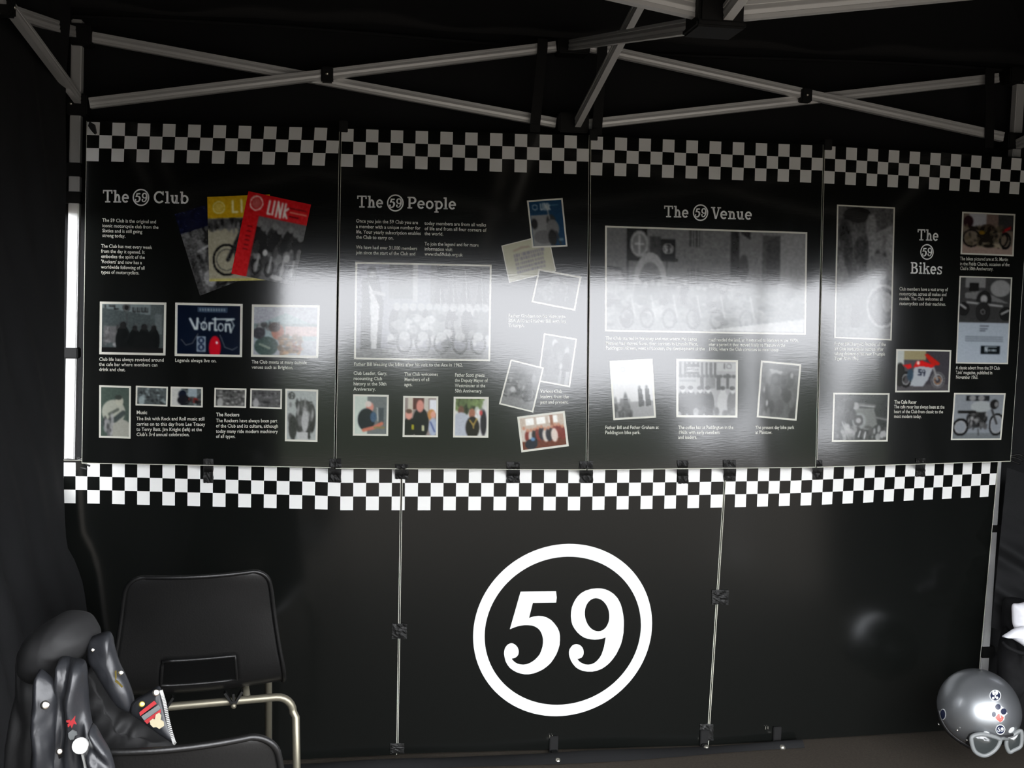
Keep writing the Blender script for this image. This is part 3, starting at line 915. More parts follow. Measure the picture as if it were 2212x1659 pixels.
def rockerbike(w, h):
    p = Pic(w, h, (.62, .64, .63), 11)
    p.ell(.6, .3, .22, .12, .25).ell(.45, .6, .16, .28, .22).ell(.85, .55, .14, .3, .2).line([(.3, .25), (.85, .22)], .02, .2).blobs(40, .1, .2, .9, .95, .08, .6, .07)
    p.ell(.62, .62, .12, .22, .65).ell(.2, .75, .14, .25, .18).rect(.35, .85, .72, 1, .68)
    put59(p, .15, .1, .12, .12, .03)
    return p.noise(.03, 1)
def blessing(w, h):
    p = Pic(w, h, (.46, .46, .49), 12)
    p.rect(.24, 0, .42, .36, .33).rect(.42, 0, .455, .4, .62).rect(.55, 0, 1, .45, .3)
    for x in (.58, .68, .78, .9): p.poly([(x, .4), (x + .035, 0), (x + .08, .4)], .12); p.line([(x + .035, .05), (x + .05, .42)], .004, .6)
    p.rect(.6, 0, .68, .25, .14)
    p.ell(.11, .09, .035, .07, .25).ell(.115, .12, .025, .045, .62).poly([(.04, .15), (.16, .13), (.2, .42), (.18, .95), (.03, .95)], .16)
    p.poly([(.08, .18), (.12, .28), (.17, .45), (.15, .95), (.11, .95), (.1, .4)], .7).line([(.13, .3), (.2, .32)], .015, .6)
    p.rect(.0, .9, 1, 1, .42)
    for x in np.linspace(.3, .97, 12):
        p.person(float(x), .62, .34, float(p.r.uniform(.1, .5)), .6)
    p.blobs(60, .25, .5, 1, .95, .1, .75, .035)
    for x in (.36, .5, .64, .78, .92): p.ring(x, .83, .06, .12, .2, .1).ell(x, .76, .04, .05, .6)
    return p.noise(.03, 2)
def linkcard(w, h):
    p = Pic(w, h, (.07, .22, .34), 13)
    p.rect(.02, .3, .55, 1, .5).ell(.1, .5, .1, .12, .15).ell(.35, .8, .3, .15, .4)
    p.ell(.62, .45, .14, .14, .2).ell(.65, .62, .2, .2, .42).ell(.62, .82, .13, .18, .15).line([(.58, .4), (.54, .15)], .02, .55).line([(.75, .7), (.85, .97)], .03, .2)
    p.ring(.17, .13, .09, .065, .3, (.6, .65, .68)); LINK(p, .35, .06, .13, .3, (.72, .75, .75), 4, .018); p.rect(.66, .1, .88, .115, (.35, .5, .55))
    p.rect(.82, .85, .95, .9, (.35, .45, .5))
    return p.noise(.02, 1)
def leaflet(w, h):
    p = Pic(w, h, (.70, .69, .60), 14)
    for r_ in range(5):
        x = .2
        while x < .83:
            ww = float(p.r.uniform(.03, .06))
            p.rect(x, .3 + r_ * .115, x + ww * .7, .3 + r_ * .115 + .085, (.5, .49, .52)); x += ww
    p.line([(.22, .2), (.4, .16), (.55, .18)], .02, (.6, .55, .5))
    return p.noise(.012, 1)
def darkdoc(w, h):
    p = Pic(w, h, .2, 15)
    p.ell(.42, .25, .12, .2, .42).line([(.2, .5), (.3, .3), (.4, .45)], .012, .6).line([(.6, .15), (.75, .4), (.75, .8)], .01, .7).ell(.35, .5, .14, .12, .35).blobs(30, 0, .4, 1, 1, .1, .5, .05)
    p.line([(.05, .7), (.2, .55), (.4, .62)], .008, .6)
    return p.noise(.03, 1)
def leaders(w, h):
    p = Pic(w, h, .3, 16)
    p.ell(.35, .14, .09, .08, .65).blobs(25, .05, .2, .6, .9, .1, .4, .1).ell(.78, .28, .07, .1, .6).ell(.8, .6, .14, .3, .12).rect(.62, .7, .72, 1, .5).rect(.85, .7, .97, 1, .5).ell(.65, .62, .05, .08, .6)
    return p.noise(.03, 1)
def biker_mono(w, h):
    p = Pic(w, h, .32, 17)
    p.rect(0, .8, 1, 1, .45).bike(.42, .65, .4, .12, .55).ell(.5, .35, .16, .2, .2).ell(.72, .5, .1, .35, .14).blobs(30, .1, .2, .9, .75, .1, .6, .06).ell(.25, .62, .08, .07, .65)
    return p.noise(.04, 1)
def groupcol(w, h):
    p = Pic(w, h, (.72, .66, .60), 18)
    for x in (.12, .38, .66): p.rect(x, .03, x + .2, .25, (.92, .92, .9))
    p.rect(.68, .0, .76, .35, (.55, .35, .25)).rect(0, .75, 1, 1, (.38, .18, .12))
    for x in np.linspace(.07, .95, 12):
        b = [(.1, .08, .1), (.45, .15, .12), (.75, .72, .68), (.12, .12, .16)][int(p.r.randint(4))]
        p.person(float(x), float(.58 + p.r.uniform(-.05, .05)), .42, b, (.72, .5, .4))
    p.ell(.2, .85, .14, .16, (.08, .1, .16)).ell(.25, .7, .05, .06, (.35, .5, .65)).ell(.75, .65, .08, .22, (.8, .74, .7))
    return p.noise(.03, 1)
def man(w, h):
    p = Pic(w, h, (.40, .42, .42), 19)
    p.rect(0, 0, .38, 1, (.72, .76, .72)).rect(.75, .3, .9, .75, (.25, .28, .3)).line([(.7, .3), (.73, .65)], .012, (.8, .8, .78))
    p.ell(.47, .28, .12, .13, (.78, .52, .46)).ell(.42, .2, .1, .08, (.8, .75, .72)).ell(.36, .62, .27, .3, (.06, .08, .12)).line([(.28, .9), (.6, .83), (.85, .72)], .055, (.72, .42, .34)).rect(.6, .8, .95, .86, (.5, .45, .3)).ell(.58, .55, .1, .14, (.22, .32, .42))
    return p.noise(.02, 1)
def family(w, h):
    p = Pic(w, h, (.55, .5, .48), 20)
    p.rect(.1, 0, .25, .4, (.75, .72, .66)).rect(.6, 0, .75, .35, (.72, .7, .66)).rect(.78, .05, 1, .4, (.85, .86, .88)).rect(.25, 0, .6, .3, (.3, .14, .12))
    p.ell(.5, .68, .26, .42, (.05, .05, .07)).ell(.14, .8, .2, .28, (.04, .04, .05)).ell(.48, .22, .12, .17, (.78, .52, .47)).ell(.13, .45, .11, .14, (.82, .58, .52)).ell(.13, .36, .1, .06, (.35, .25, .2))
    p.ell(.85, .45, .13, .15, (.72, .5, .28)).ell(.9, .45, .08, .1, (.82, .6, .52)).ell(.9, .78, .14, .25, (.62, .66, .74)).line([(.82, .65), (.95, .9)], .02, (.25, .3, .5)).rect(.55, .74, .63, .88, (.75, .75, .6)).rect(.22, .72, .3, .86, (.6, .58, .1))
    return p.noise(.02, 1)
def mayor(w, h):
    p = Pic(w, h, (.78, .78, .76), 21)
    p.blobs(50, 0, 0, .85, .3, .15, .55, .1, .85, (.85, 1, .6)).blobs(15, .6, .2, 1, .5, .5, .95, .07)
    p.ell(.18, .32, .1, .13, (.4, .28, .22)).ell(.18, .75, .33, .38, (.66, .68, .72)).ell(.53, .4, .1, .14, (.58, .38, .3)).ell(.55, .78, .22, .3, (.1, .08, .07)).line([(.46, .58), (.58, .72), (.68, .55)], .025, (.62, .52, .25)).rect(.56, .7, .6, .82, (.62, .52, .25))
    p.ell(.9, .65, .1, .35, (.12, .1, .14)).ell(.82, .38, .05, .07, (.72, .25, .25))
    return p.noise(.02, 1)
def venue(w, h):
    p = Pic(w, h, .44, 22)
    p.rect(0, 0, .62, .6, .40).rect(.62, 0, .66, .45, .18).rect(.66, 0, .78, .6, .42).rect(.78, .03, .86, .6, .3).rect(.86, 0, 1, .7, .5)
    p.poly([(.67, .02), (.72, .08), (.72, 0), (.67, 0)], .16).poly([(.8, .09), (.87, .02), (.87, .5), (.8, .5)], .24)
    p.ell(.685, .36, .025, .13, .22).rect(.41, 0, .475, .16, .25)
    for x in (.42, .435, .45, .465): p.rect(x, 0, x + .006, .16, .5)
    p.rect(.4, .37, .46, .62, .28)
    for x in (.41, .425, .44): p.rect(x, .37, x + .006, .62, .46)
    p.rect(.10, 0, .2, .3, .1).ell(.16, .15, .045, .13, .42).line([(.14, .15), (.18, .15)], .004, .7).line([(.16, .07), (.16, .24)], .004, .7).ring(.16, .15, .045, .13, .25, .55)
    p.rect(.265, .1, .34, .3, .07); put59(p, .303, .19, .028, .62, .008); p.rect(.1, .29, .35, .315, .08).rect(.21, .07, .27, .3, .22)
    p.rect(.1, .3, .105, .6, .12).rect(.295, .3, .3, .6, .14)
    p.ring(.215, .55, .085, .32, .3, .58).rect(.13, .55, .16, .75, .55).ell(.215, .55, .055, .22, .36).rect(.16, .47, .265, .75, .12)
    p.poly([(0, .38), (.07, .4), (.1, .7), (0, .7)], .48).poly([(0, .37), (.075, .39), (.09, .5), (.07, .42), (0, .4)], .2).rect(0, .7, .12, .78, .18)
    for x in np.linspace(.16, .62, 15): p.person(float(x), float(.66 + p.r.uniform(-.04, .04)), .22, float(p.r.uniform(.12, .4)), .55)
    p.blobs(140, 0, .62, .95, .95, .1, .6, .022, .8)
    for x in (.1, .2, .31, .43, .55, .7): p.ring(x, .88, .035, .1, .2, .12).line([(x + .02, .65), (x + .04, .86)], .004, .65)
    p.poly([(.45, 1), (1, .86), (1, 1)], .7)
    return p.noise(.025, 2)
def fathers(w, h):
    p = Pic(w, h, .78, 23)
    p.ring(.28, .13, .06, .045, .35, .6).rect(0, .72, 1, 1, .55).poly([(0, .85), (.25, .7), (.45, .95), (.45, 1), (0, 1)], .25).blobs(20, 0, .7, .45, .98, .15, .5, .06)
    for x in (.68, .86): p.poly([(x - .05, .5), (x + .04, .5), (x + .09, .8), (x - .05, .82)], .12).ell(x - .01, .47, .03, .035, .3)
    p.ell(.3, .75, .06, .2, .3)
    return p.noise(.02, 1)
def coffeebar(w, h):
    p = Pic(w, h, .58, 24)
    for k in range(9): p.rect(.02 + k * .075, .02, .055 + k * .075, .26, .18 if k % 1 == 0 else .7)
    p.rect(.12, .06, .36, .24, .14)
    for k in range(6): p.ring(.16 + k * .035, .15, .022, .05, .45, .72)
    p.line([(.12, .2), (.35, .12)], .006, .7)
    p.rect(.68, .02, 1, .18, .66).line([(.8, .04), (.8, .12)], .012, .3).ring(.88, .08, .05, .05, .3, .4)
    for k in range(13): p.ell(.04 + k * .077, .27, .035, .03, .2)
    p.rect(.38, .28, .44, .52, .15).rect(.66, .25, .73, .52, .18).rect(.83, .22, .88, .5, .2).rect(.47, .3, .64, .5, .38).rect(.02, .34, .3, .38, .4)
    for x, b in ((.08, .12), (.22, .1), (.38, .14), (.52, .08), (.78, .68), (.95, .4)):
        p.ell(x, .78, .1, .24, b).ell(x, .54, .04, .055, .7).ell(x - .01, .49, .045, .035, .12)
    p.blobs(14, 0, .85, 1, 1, .1, .7, .05)
    return p.noise(.025, 1)
def bikepark(w, h):
    p = Pic(w, h, .33, 25)
    p.poly([(.2, .1), (.7, .15), (.55, .26), (.25, .22), (.2, .28)], .6).ell(.4, .3, .2, .12, .24).blobs(45, 0, .25, 1, 1, .18, .42, .1).ell(.82, .2, .04, .05, .6).ell(.2, .75, .03, .06, .65).ell(.1, .5, .02, .05, .7)
    return p.noise(.02, 1)
def tallbike(w, h):
    p = Pic(w, h, .36, 26)
    p.rect(0, 0, 1, .2, .3).ell(.35, .06, .25, .06, .1).ell(.12, .2, .1, .12, .18).ell(.6, .15, .1, .1, .45).poly([(.45, .25), (1, .12), (1, .3), (.5, .45)], .48)
    p.blobs(60, 0, .3, 1, .9, .15, .55, .09).ring(.85, .75, .3, .17, .12, .6).ring(.85, .75, .25, .14, .15, .14).ell(.35, .65, .22, .1, .28).rect(0, .92, 1, 1, .42).ell(.75, .45, .22, .1, .42)
    return p.noise(.04, 2)
def churchbikes(w, h):
    p = Pic(w, h, (.45, .41, .36), 27)
    p.rect(.12, 0, .46, .35, (.66, .66, .68)).rect(.46, 0, .7, .4, (.45, .38, .35)).rect(.7, 0, 1, .4, (.2, .2, .2)).rect(0, .8, 1, 1, (.6, .52, .48))
    p.ell(.1, .2, .1, .15, (.16, .08, .1)).bike(.45, .62, .55, (.12, .1, .09), (.2, .16, .13), (.45, .4, .35)).ell(.38, .47, .06, .05, (.5, .38, .1)).poly([(.75, .42), (.95, .28), (.95, .36), (.8, .46)], (.6, .08, .1)).ring(.85, .66, .12, .22, .3, (.08, .08, .08)).poly([(.3, .85), (.38, .75), (.75, .75), (.8, .85)], (.6, .56, .48)).ell(.52, .8, .12, .05, (.12, .1, .08))
    p.blobs(35, 0, .3, .8, .78, .05, .4, .04, .8, (1, .9, .7))
    return p.noise(.03, 1)
def advert(w, h):
    p = Pic(w, h, (.66, .7, .74), 28)
    p.rect(0, 0, 1, .53, .22).rect(.1, 0, .5, .12, .5).rect(.18, .06, .36, .16, .1).ell(.8, .12, .2, .1, .55).poly([(.1, .18), (.45, .15), (1, .3), (.4, .26), (.1, .24)], .45)
    p.ell(.48, .26, .15, .11, .12).ell(.48, .25, .07, .05, .62).line([(.15, .29), (.48, .31), (.85, .33)], .02, .62).ell(.47, .4, .15, .12, .14).ring(.47, .4, .05, .03, .3, .5).ell(.08, .37, .12, .08, .12).ell(.94, .42, .14, .08, .12).line([(.02, .32), (.12, .36)], .02, .65).line([(.85, .42), (.98, .38)], .02, .65)
    for k in range(3): p.rect(.42, .56 + k * .03, .42 + [.18, .16, .12][k], .575 + k * .03, (.4, .43, .46))
    for k in range(3): p.rect(.14, .69 + k * .024, .9, .703 + k * .024, (.5, .54, .57))
    p.rect(.46, .8, .84, .9, (.05, .08, .1))
    c = (.8, .84, .86)
    p.line([(.55, .87), (.55, .82), (.59, .87), (.59, .82)], .01, c)
    for k in range(4): p.ring(.63 + k * .045, .855, .02, .014, .5, c)
    p.line([(.56, .815), (.78, .815)], .006, c)
    return p.noise(.02, 1)
def racer(w, h):
    p = Pic(w, h, (.30, .29, .30), 29)
    p.rect(0, 0, .12, .5, (.72, .74, .72)).rect(.12, 0, .55, .22, (.6, .56, .42)).rect(.55, 0, 1, 1, (.24, .23, .25)).rect(0, .85, 1, 1, (.3, .29, .3))
    p.ell(.05, .6, .1, .3, (.12, .12, .1)).ring(.17, .72, .11, .2, .3, .07).ring(.17, .72, .08, .14, .25, .55).ring(.79, .73, .14, .21, .14, .4).ring(.79, .73, .1, .16, .25, .55).ring(.79, .74, .07, .1, .3, (.62, .45, .32))
    p.poly([(.33, .38), (.7, .38), (.6, .72), (.5, .9), (.25, .88), (.3, .6)], (.66, .68, .70)).poly([(.3, .42), (.36, .26), (.48, .24), (.6, .3), (.72, .36), (.68, .42), (.45, .38)], (.82, .10, .10)).poly([(.52, .08), (.58, .06), (.82, .3), (.8, .36), (.66, .34), (.56, .18)], (.72, .12, .08)).poly([(.1, .36), (.26, .32), (.28, .42), (.22, .47)], (.8, .1, .1))
    p.line([(.7, .42), (.78, .72)], .02, .55).ell(.25, .6, .06, .16, (.2, .28, .34)).ell(.4, .3, .03, .05, (.95, .8, .75))
    c = (.12, .14, .2)
    p.line([(.46, .47), (.42, .47), (.42, .53), (.46, .54), (.46, .6), (.41, .6)], .012, c).ring(.51, .51, .03, .05, .4, c).line([(.535, .52), (.52, .62)], .012, c)
    return p.noise(.015, 1)
def engine(w, h):
    p = Pic(w, h, (.17, .18, .18), 30)
    p.poly([(.38, .3), (.75, .3), (.82, .65), (.68, .78), (.4, .75)], (.42, .43, .42)).ell(.47, .58, .13, .18, (.52, .53, .53)).ring(.46, .57, .09, .12, .5, .25).ell(.46, .57, .05, .06, .6)
    p.ell(.4, .25, .07, .08, .6).line([(.48, .22), (.75, .25)], .03, .4).line([(.48, .24), (.75, .27)], .008, .7).line([(.15, .6), (.28, .95)], .015, .55).line([(.2, .6), (.3, .9)], .008, .6).blobs(40, 0, .7, 1, 1, .08, .7, .05).blobs(20, 0, .1, .35, .6, .08, .3, .08).line([(.78, .5), (1, .55)], .02, .4)
    p.line([(.5, .8), (.47, .93)], .012, .8).line([(.6, .82), (.58, .97)], .012, .8)
    return p.noise(.03, 1)
def classicbike(w, h):
    p = Pic(w, h, (.50, .52, .54), 31)
    p.rect(0, .88, 1, 1, (.4, .42, .43)).ring(.15, .74, .17, .2, .25, .08).ring(.15, .74, .12, .14, .15, .6).ring(.9, .68, .16, .26, .18, .1).ring(.9, .68, .12, .2, .1, .6)
    p.ell(.48, .55, .22, .2, .14).blobs(35, .28, .4, .68, .78, .1, .6, .04).ell(.55, .27, .22, .13, (.6, .62, .62)).rect(.22, .02, .7, .14, (.12, .13, .14)).ell(.36, .08, .07, .06, .5).ell(.54, .08, .07, .06, .5).ell(.82, .22, .09, .11, .1).ell(.86, .22, .04, .06, .45).rect(.08, .36, .45, .42, .1).line([(.78, .35), (.9, .66)], .02, .2).line([(.52, .78), (.54, .92)], .01, .2)
    return p.noise(.02, 1)

G = 'monochrome printed photo of '
picture(b1, [(377, 463), (470, 436), (533, 600), (432, 639)], mag_blue, 'dark blue magazine cover at the back of the fan', frame=False, name='magazine_cover', h=0.0004)
picture(b1, [(447.7, 425.5), (583, 420), (590, 605), (452, 608)], mag_yellow, 'yellow magazine cover in the middle of the fan', frame=False, name='magazine_cover', h=0.0007)
picture(b1, [(536.8, 413), (671.9, 442), (635.2, 617), (499.6, 591)], mag_red, 'red magazine cover at the front of the fan', frame=False, name='magazine_cover', h=0.0010)
picture(b1, [(215.8, 651.3), (359.5, 653.6), (357.5, 768), (214.4, 765.2)], cafe, G + 'people at a cafe bar', .035)
picture(b1, [(378.7, 653.6), (524.3, 656.4), (522.9, 771.7), (377.3, 768.9)], norton, 'dark blue printed photo of a painted jacket emblem', .035)
picture(b1, [(544.2, 657.6), (690.9, 659.3), (687.5, 773.7), (542.2, 770.9)], brighton, 'pale colour photo of riders outdoors', .035)
picture(b1, [(214.4, 832), (283, 834), (282.1, 947.4), (213.9, 945.4)], guitarist, G + 'a guitarist', .06)
picture(b1, [(293.5, 833.2), (362.9, 835.5), (361.7, 878), (292.9, 875.7)], crowdpic(41), G + 'a dancing crowd', .05)
picture(b1, [(368.8, 834.9), (438.2, 836.9), (437.9, 880.2), (368, 878)], crowdpic(42, red=1), 'small colour photo of a musician', .05)
picture(b1, [(463.4, 837.7), (532.3, 839.2), (531.7, 881.4), (462.3, 879.4)], crowdpic(43, tint=(1, 1, .98)), G + 'a row of motorcyclists', .05)
picture(b1, [(540.8, 838.9), (609.3, 840.6), (608.8, 883.6), (539.9, 881.4)], crowdpic(44, .1, .5, (1, 1, 1)), G + 'a crowd of riders', .05)
picture(b1, [(616.4, 839.7), (687.5, 841.7), (685.8, 955), (615.3, 953)], rockerbike, G + 'a motorcycle front with a round badge', .06)
picture(b2, [(767.7, 565.5), (1062, 572), (1058.8, 780.6), (764.6, 776.4)], blessing, G + 'a robed man before rows of motorcycles', .014)
picture(b2, [(1082.8, 530.7), (1184.6, 505.5), (1201.3, 586), (1099.5, 611.4)], leaflet, 'cream leaflet with rows of pale lettering', .02, h=0.0005)
picture(b2, [(1138, 433.3), (1215.2, 427.7), (1225.8, 532.5), (1149.5, 535.9)], linkcard, 'blue magazine cover with a rider', .045, h=0.0008)
picture(b2, [(1163.2, 580.5), (1256, 597.7), (1242.3, 671.7), (1147.7, 653)], darkdoc, 'dark tilted printed photo', .04, h=0.0008)
picture(b2, [(1174.9, 719.4), (1246.7, 731.8), (1231.1, 836.8), (1160.6, 823.9)], leaders, G + 'standing club leaders', .045, h=0.0005)
picture(b2, [(1102.8, 775.9), (1174.9, 794), (1151.6, 891.3), (1077.7, 873.1)], biker_mono, G + 'a rider with a motorcycle', .045, h=0.0008)
picture(b2, [(1117, 900.3), (1219.7, 887.4), (1228.8, 963.8), (1126.2, 977.3)], groupcol, 'tilted colour photo of a large group', .045, h=0.0005)
picture(b2, [(762.8, 851.6), (839.8, 853.1), (838.5, 941.8), (762, 941)], man, 'colour photo of a man in a dark shirt', .055)
picture(b2, [(871.1, 855), (946.8, 856.3), (946, 944.4), (869.6, 943.9)], family, 'colour photo of three people', .055)
picture(b2, [(980, 857), (1055.7, 857.6), (1054.9, 945.7), (978.7, 944.9)], mayor, 'colour photo of a man with a gold chain', .055)
picture(b3, [(1307, 487.4), (1743.8, 501.5), (1740.7, 723.5), (1306.5, 716)], venue, G + 'bikes outside a stone building with an arch', .009, 1.9)
picture(b3, [(1316.4, 779.6), (1409.5, 774.9), (1417, 902.2), (1324.8, 907.6)], fathers, G + 'two robed figures in the distance', .045)
picture(b3, [(1460.7, 774.9), (1594.2, 777.9), (1592.9, 902.2), (1460.7, 901.4)], coffeebar, G + 'people at a striped coffee bar', .035)
picture(b3, [(1643.6, 778.6), (1730.8, 786.5), (1720.5, 908.9), (1634.4, 901.4)], bikepark, G + 'a crowded bike park', .045)
picture(b4, [(1808, 441.9), (1933.3, 448), (1925.9, 735.6), (1801.8, 730.5)], tallbike, G + 'a man with a new motorcycle', .025, 1.8)
picture(b4, [(2078.3, 457.2), (2193.2, 462.3), (2189.5, 553.7), (2074.7, 549.2)], churchbikes, 'brownish colour photo of parked motorcycles', .03)
picture(b4, [(2072.6, 596.2), (2186.6, 599.2), (2177.3, 786.7), (2064.6, 785)], advert, 'printed advert, motorcycle above pale text', .025)
picture(b4, [(1936, 754), (2055, 756.3), (2051.2, 847), (1933.5, 847.5)], racer, 'colour photo of a red and silver racing motorcycle', .03)
picture(b4, [(1800, 848.3), (1921.6, 849.5), (1917.5, 953.9), (1796.7, 954.6)], engine, G + 'a motorcycle engine', .03)
picture(b4, [(2060.8, 848.8), (2172.3, 849.5), (2162.6, 950.3), (2053.7, 950.8)], classicbike, G + 'a classic motorcycle in profile', .03)
# ================================================================ TENT FRAME
fr = empty('gazebo_frame', (1.45, -1.25, ZF), 'folding white metal gazebo frame with scissor trusses and black joints', 'tent frame')
YT = 0.05
BW, BD = 0.030, 0.018
def bar(a, b, w=BW, d=BD, side=V((0, 1, 0)), name='truss_bar', grooves=2):
    """extruded bar with shallow lengthwise grooves on its two broad faces"""
    a, b = V(a), V(b)
    dr = (b - a); L = dr.length; dr.normalize()
    sd = (side - dr * side.dot(dr)).normalized()
    u = dr.cross(sd)
    n = 3
    prof = []
    xs = [-w / 2, -w / 2 * .55, -w / 2 * .5, -w / 2 * .05, w / 2 * .05, w / 2 * .5, w / 2 * .55, w / 2]
    hs = [0, 0, .0012, 0, 0, .0012, 0, 0]
    top = [(x, d / 2 - h_) for x, h_ in zip(xs, hs)]
    bot = [(x, -d / 2 + h_) for x, h_ in zip(xs[::-1], hs[::-1])]
    prof = top + bot
    m_ = len(prof)
    v = [a + u * x + sd * y for x, y in prof] + [b + u * x + sd * y for x, y in prof]
    f = [(i, (i + 1) % m_, m_ + (i + 1) % m_, m_ + i) for i in range(m_)] + [tuple(range(m_))[::-1], tuple(range(m_, 2 * m_))]
    return mesh(name, v, f, 'frame_metal', fr)
def bracket(c, size, name='joint_bracket', parent=None, bevel=0.004):
    mb = MB(); mb.box(c, size, bevel=bevel)
    return mb.build(name, 'plastic_black', parent or fr)
def bolt(c, ax=(0, -1, 0), r=0.005, parent=None):
    mb = MB(); mb.lathe(c, ax, [(r, 0), (r, .002), (r * .6, .004), (.0005, .0045)], 10)
    return mb.build('bolt', 'bolt_metal', parent or fr, True)
def P(px, py, y=YT): return hY(px, py, y)
def leg(top, bot, name='leg'):
    mb = MB(); mb.bar(bot, top, 0.030, 0.030, V((0, 1, 0)), 0.003)
    o = mb.build(name, 'frame_metal', fr)
    f_ = MB(); f_.box(V(bot) + V((0, 0, 0.004)), (0.09, 0.09, 0.008), bevel=0.002)
    f_.build('foot_plate', 'frame_metal', o)
    return o
LT, LB_ = V((-0.016, YT, 2.23)), V((-0.078, YT, ZF))
RT_, RB = V((2.966, YT, 2.23)), V((2.960, YT, ZF))
FLT, FLB = V((-0.03, YF + 0.08, 2.23)), V((-0.06, YF + 0.08, ZF))
FRT, FRB = V((2.98, YF + 0.08, 2.23)), V((2.98, YF + 0.08, ZF))
for a, b in ((LT, LB_), (RT_, RB), (FLT, FLB), (FRT, FRB)):
    leg(a, b)
# back truss (two X pairs), placed from the photograph on the frame plane
a0, a1, a2, a3 = P(200, 81), P(198, 226), P(1198, 104), P(1200, 266)
c0, c1, c2, c3 = P(1272, 105), P(1268, 269), P(2155, 169), P(2158, 298)
bar(a0, a3); bar(a1 + V((0, -.019, 0)), a2 + V((0, -.019, 0)))
bar(c0 + V((0, -.019, 0)), c3 + V((0, -.019, 0))); bar(c1, c2)
for px, py in ((707, 163), (1737, 208)):
    c = P(px, py, YT - .012)
    o = bracket(c, (0.036, 0.05, 0.044), 'pivot_joint')
    bolt(c + V((0, -.026, 0)), parent=o)
mt, mbm = P(1234, 106), P(1234, 270)
bracket(mt + V((0, -.01, 0)), (0.098, 0.07, 0.045)); bracket(mbm + V((0, -.01, 0)), (0.095, 0.07, 0.06))
for c in (P(178, 78), P(170, 228)):
    o = bracket(c, (0.058, 0.055, 0.062))
    bolt(c + V((-.015, -.028, 0)), parent=o)
for c in (P(2190, 166), P(2186, 306)):
    o = bracket(c, (0.06, 0.055, 0.052))
    bolt(c + V((.02, -.028, -.02)), parent=o)
# left side truss running towards the camera
pv = V((-0.02, -0.60, 2.095))
s0, s1 = P(163, 74), P(160, 216)
far = V((-0.035, -1.25, 2.22)); farl = V((-0.035, -1.25, 1.99))
SX = V((1, 0, 0))
bar(s0 + V((0, -.03, 0)), farl, side=SX); bar(s1 + V((0.018, -.03, 0)), far + V((0.018, 0, 0)), side=SX)
o = bracket(pv + V((0.0, 0, 0)), (0.05, 0.036, 0.044), 'pivot_joint'); bolt(pv + V((.026, 0, 0)), (1, 0, 0), parent=o)
bracket(far, (0.05, 0.09, 0.045)); bracket(farl, (0.05, 0.09, 0.05))
bar(far, V((-.035, YF + .1, 1.99)), side=SX); bar(farl + V((.018, 0, 0)), V((-.017, YF + .1, 2.22)), side=SX)
# right side truss
r0, r1 = V((2.975, .02, 2.22)), V((2.975, .02, 2.0))
rfar, rfarl = V((2.975, -1.25, 2.22)), V((2.975, -1.25, 1.99))
bar(r0, rfarl, side=SX); bar(r1 - V((.018, 0, 0)), rfar - V((.018, 0, 0)), side=SX)
bracket(rfar, (0.05, 0.09, 0.045)); bracket(rfarl, (0.05, 0.09, 0.05))
# centre hub and the trusses that meet there
HB = hY(1543, 40, -1.27)
o = bracket(HB + V((0, 0, .03)), (0.088, 0.085, 0.10), 'centre_hub', bevel=0.006)
mb = MB(); mb.box(HB + V((0.0, 0, -.020)), (0.096, 0.090, 0.014), bevel=0.004); mb.build('hub_flange', 'plastic_black', o)
mb = MB(); mb.bar(HB + V((0, 0, .07)), (HB.x, HB.y, 3.05), 0.03, 0.03); mb.build('centre_pole', 'frame_metal', fr)
hubt = V((HB.x, HB.y, 2.30))
bracket(hubt, (0.085, 0.085, 0.07), 'centre_hub')
l_hi = far + V((.03, 0, 0)); l_lo = farl + V((.03, 0, 0))
bar(HB + V((-.04, -.01, .012)), l_hi, 0.034, .02); bar(hubt + V((-.04, .012, 0)), l_lo, 0.034, .02)
bar(HB + V((.04, -.01, .012)), rfar - V((.03, 0, 0)), 0.034, .02); bar(hubt + V((.04, .012, 0)), rfarl - V((.03, 0, 0)), 0.034, .02)
# truss from the back middle to the hub, seen nearly end on
bar(mbm + V((0.01, -.05, 0)), hubt + V((0.01, .05, 0)), side=SX)
bar(mt + V((-.01, -.05, 0)), HB + V((-.012, .05, .0)), side=SX)
# front truss, high above the camera's view
f0, f1 = FLT + V((.03, 0, 0)), V((0, YF + .08, 2.0))
fm, fml = V((1.47, YF + .08, 2.22)), V((1.47, YF + .08, 2.0))
bar(f0, fml); bar(f1, fm); bar(fm, V((2.95, YF + .08, 2.0))); bar(fml, FRT - V((.03, 0, 0)))
bar(HB + V((.01, -.045, .0)), fm + V((0, .04, 0)), side=SX); bar(hubt + V((-.01, -.045, 0)), fml + V((0, .04, 0)), side=SX)
bracket(fm, (.1, .06, .045)); bracket(fml, (.1, .06, .05))

